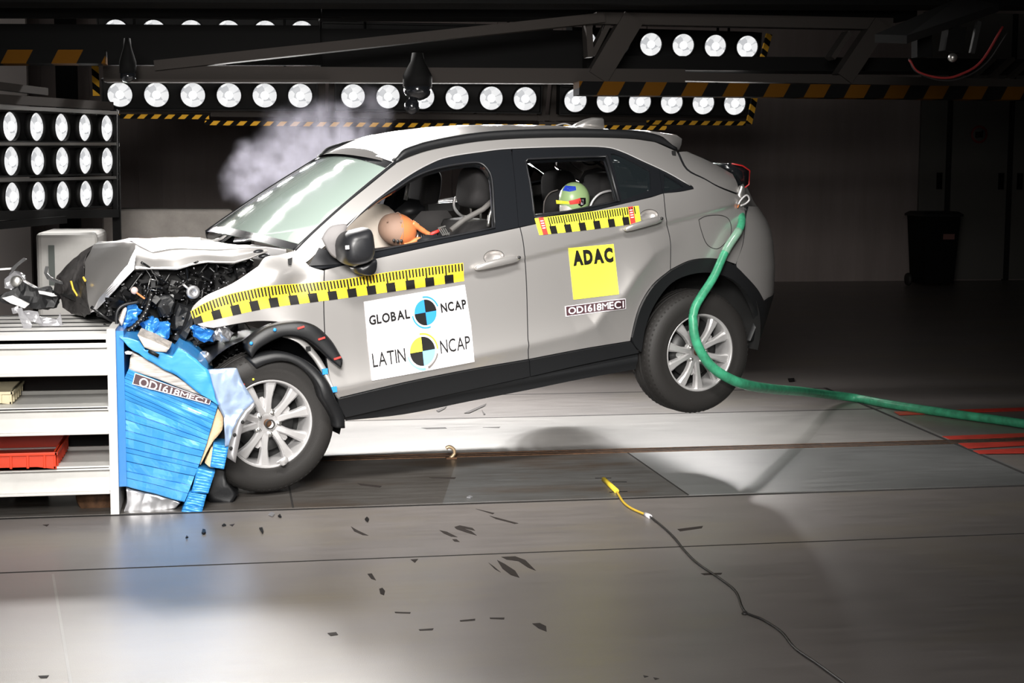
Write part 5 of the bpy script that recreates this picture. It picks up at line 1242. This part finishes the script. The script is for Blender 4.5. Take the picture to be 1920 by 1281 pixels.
# --- the green hose and its clamp ------------------------------------------------------------------------------------
ta = to_world(car_pt(1388, 392, -.72)); hs_ = thing('rubber_hose', 'long green rubber hose hanging from the car tail and trailing over the floor', 'hose', ta)
def hp(x, y, Y=None, z=None): return (at_z(x, y, z) if Y is None else at_y(x, y, Y))-ta
wy = to_world((2.67, -.9, .35)).y
sp_ = lambda x, y, o=.05: to_world(on_side((x, y), o))-ta
pts = [ta-ta, sp_(1378, 425), sp_(1352, 468), sp_(1325, 518, .07), hp(1304, 575, wy-.10), hp(1300, 610, wy-.12), hp(1307, 645, wy-.12), hp(1330, 683, wy-.08), hp(1362, 707, wy-.04), hp(1400, 722, wy+.08), hp(1450, 730, wy+.5), hp(1500, 734, wy+1.1), hp(1550, 740, 10.2), hp(1600, 746, z=.032), hp(1660, 757, z=.032), hp(1730, 768, z=.032), hp(1800, 778, z=.032), hp(1880, 789, z=.032), hp(1990, 806, z=.032)]
S = spline(pts, 10); MB().tube(S, [.021+.009*min(1, i/90) for i in range(len(S))], 14).build('hose', 'hose', hs_)
MB().tube(S[12:22], [.025]*10, 12).build('clear_sleeve', mat('clear_sleeve', (.45, .6, .5), .1, alpha=.45, coat=.5), hs_)
cl_ = MB(); q0 = hp(1388, 345, ta.y-.06); 
crumple(MB().loft([[hp(x, y, ta.y+d) for x, y in ((1386, 348), (1393, 345), (1398, 360), (1402, 378), (1396, 384), (1381, 383), (1380, 366))] for d in (-.10, -.02)]).build('metal_clamp', 'steel', hs_), 1, .010, 30)
MB().tube([hp(x, y, ta.y-.13) for x, y in spline([(1384, 384), (1390, 374), (1400, 366), (1405, 374), (1398, 382), (1388, 386)], 4)], .006, 8).build('wire_ring', 'alloy', hs_)
MB().tube([hp(x, y, ta.y-.13) for x, y in ((1383, 390), (1388, 376), (1394, 370))], .005, 6).build('orange_tie', 'orange', hs_)
# --- yellow sensor and its cable on the floor -------------------------------------------------------------------------
f0 = at_z(1132, 899, .012); sc_ = thing('sensor_stick', 'yellow stick sensor taped to the floor with a cable trailing to the lower right', 'sensor', f0)
fp = lambda x, y, z=.008: at_z(x, y, z)-f0
MB().tube([fp(1132, 899, .012), fp(1156, 921, .012)], .013, 12).build('stick', mat('bright_yellow_plastic', (.85, .62, .05), .4), sc_)
MB().tube(spline([fp(1156, 921), fp(1161, 930), (fp(1170, 943)), fp(1185, 954), fp(1212, 966)], 6), .006, 8).build('yellow_cable', 'yellow_c', sc_)
MB().tube([fp(1210, 965), fp(1219, 969)], .011, 8).build('plug', 'white_s', sc_)
MB().tube(spline([fp(1219, 969), fp(1242, 987), fp(1264, 1008), fp(1285, 1034), fp(1310, 1058), fp(1350, 1085), fp(1380, 1110), fp(1396, 1146), fp(1430, 1162), fp(1465, 1185), fp(1490, 1215), fp(1530, 1243), fp(1570, 1272), fp(1610, 1302)], 6), .0045, 8).build('dark_cable', 'black_c', sc_)
for a in (((1116, 897), (1146, 896.5)), ((1148, 904), (1175, 904)), ((1143, 923), (1176, 921.5))): MB().bar(fp(*a[0], .004), fp(*a[1], .004), .012, .002).build('black_tape', 'black_s', sc_)
MB().ellipsoid(fp(1396, 1150), (.012, .012, .006), nu=10, nv=6).build('cable_knot', 'black_c', sc_)
# hook standing in the rail slot
hkp = at_z(846, 861, 0); hk = thing('tow_hook', 'small rusty curved tow hook standing in the floor rail under the sill', 'hook', hkp)
hq = lambda x, y: at_y(x, y, hkp.y)-hkp
MB().tube([hq(x, y) for x, y in spline([(838, 862), (846, 858), (852, 850), (850, 842), (842, 838), (836, 841)], 5)], .010, 10).build('hook_bar', mat('pale_brass', (.55, .40, .25), .45, .6), hk)
MB().box((-.03, -.02, 0), (.03, .02, .012)).build('foot', 'rust', hk)
# --- shards on the floor ---------------------------------------------------------------------------------------------
bits = [((382, 998), [(-4, 3), (-2, -4), (3, -3), (4, 2), (0, 4)], 'black_s', 'black chip on the floor below the blue barrier blocks'), ((490, 996), [(-4, -4), (2, -5), (4, 2), (2, 5), (-1, 0)], 'black_s', 'pointed black chip on the floor below the front wheel'), ((350, 1008), [(-2, 2), (0, -2), (3, 1)], 'black_s', 'tiny black chip on the floor left of the larger one'),
    ((688, 975), [(-4, 0), (0, -4), (4, 0), (1, 4)], 'black_s', 'black diamond-shaped chip on the floor ahead of the sill'), ((509, 966), [(-6, 0), (0, -4), (6, -1), (2, 3)], 'chip', 'clear chip on the floor joint under the front wheel'), ((524, 969), [(-3, 0), (1, -3), (4, 2)], 'black_s', 'dark chip beside the clear one on the floor joint'),
    ((420, 986), [(-4, 1), (0, -2), (4, 0)], 'black_s', 'thin dark chip on the floor under the barrier'), ((880, 933), [(-5, 1), (0, -2), (6, 0), (2, 2)], 'chip', 'clear sliver on the track plate in the middle'), ((1483, 713), [(-6, -2), (6, -3), (7, 2), (-4, 3)], 'black_s', 'dark scrap on the floor behind the hose')]
for (cx, cy), pl_, m, lab in bits:
    c = at_z(cx, cy, .005); P = [at_z(cx+dx_, cy+dy_, .005)-c for dx_, dy_ in pl_]
    tag(MB().prism(P, (0, 0, .006)).build('floor_chip', m, loc=c), lab, 'chip', 'chips on the floor')
# --- airbag smoke ------------------------------------------------------------------------------------------------------
SY = 10.1
blobs = [(455, 335, 42), (480, 360, 40), (500, 320, 58), (540, 285, 60), (560, 330, 60), (575, 225, 44), (545, 245, 42), (610, 250, 62), (600, 290, 60), (640, 225, 40), (690, 190, 30), (705, 222, 34), (660, 255, 44), (520, 225, 30), (470, 305, 36)]
c = at_y(580, 280, SY); k = SY/FPX
vol = MB().box((-.75, -.4, -.50), (.75, .4, .48)).build('smoke', [], loc=c)
vol.data.materials.clear()
tag(vol, 'pale lilac cloud of airbag smoke drifting up behind the windscreen', 'smoke'); vol['kind'] = 'stuff'
m = bpy.data.materials.new('airbag_smoke'); m.use_nodes = True; nt = m.node_tree; nt.nodes.clear()
out = nt.nodes.new('ShaderNodeOutputMaterial'); pv = nt.nodes.new('ShaderNodeVolumePrincipled'); nt.links.new(pv.outputs[0], out.inputs['Volume'])
pv.inputs['Color'].default_value = (.80, .78, .92, 1); pv.inputs['Anisotropy'].default_value = .1
tc = nt.nodes.new('ShaderNodeTexCoord')
def N(t, **kw):
    n = nt.nodes.new(t)
    for a, v in kw.items(): setattr(n, a, v)
    return n
nz = N('ShaderNodeTexNoise'); nz.inputs['Scale'].default_value = 5.5; nz.inputs['Detail'].default_value = 5; nz.inputs['Roughness'].default_value = .6; nt.links.new(tc.outputs['Object'], nz.inputs['Vector'])
wv = N('ShaderNodeVectorMath', operation='MULTIPLY_ADD'); wv.inputs[1].default_value = (.22, .22, .22); nt.links.new(nz.outputs['Color'], wv.inputs[0])
sb = N('ShaderNodeVectorMath', operation='SUBTRACT'); nt.links.new(tc.outputs['Object'], sb.inputs[0]); sb.inputs[1].default_value = (.11, .11, .11); nt.links.new(sb.outputs[0], wv.inputs[2])
acc = None
for x, y, r in blobs:
    p = at_y(x, y, SY)-c; d = N('ShaderNodeVectorMath', operation='DISTANCE'); d.inputs[1].default_value = p; nt.links.new(wv.outputs[0], d.inputs[0])
    mr = N('ShaderNodeMapRange'); mr.interpolation_type = 'SMOOTHSTEP'; mr.inputs[1].default_value = r*k*1.25; mr.inputs[2].default_value = r*k*.15; mr.inputs[3].default_value = 0; mr.inputs[4].default_value = .35 if y < 240 else 1.
    nt.links.new(d.outputs['Value'], mr.inputs[0])
    if acc is None: acc = mr.outputs[0]
    else:
        a = N('ShaderNodeMath', operation='ADD'); nt.links.new(acc, a.inputs[0]); nt.links.new(mr.outputs[0], a.inputs[1]); acc = a.outputs[0]
n2 = N('ShaderNodeTexNoise'); n2.inputs['Scale'].default_value = 9; n2.inputs['Detail'].default_value = 6; nt.links.new(tc.outputs['Object'], n2.inputs['Vector'])
mr = N('ShaderNodeMapRange'); mr.inputs[1].default_value = .38; mr.inputs[2].default_value = .68; mr.inputs[3].default_value = .15; mr.inputs[4].default_value = 1.3; nt.links.new(n2.outputs[0], mr.inputs[0])
a = N('ShaderNodeMath', operation='MULTIPLY'); nt.links.new(acc, a.inputs[0]); nt.links.new(mr.outputs[0], a.inputs[1])
b = N('ShaderNodeMath', operation='MULTIPLY'); nt.links.new(a.outputs[0], b.inputs[0]); b.inputs[1].default_value = 2.9
nt.links.new(b.outputs[0], pv.inputs['Density'])
vol.data.materials.append(m)
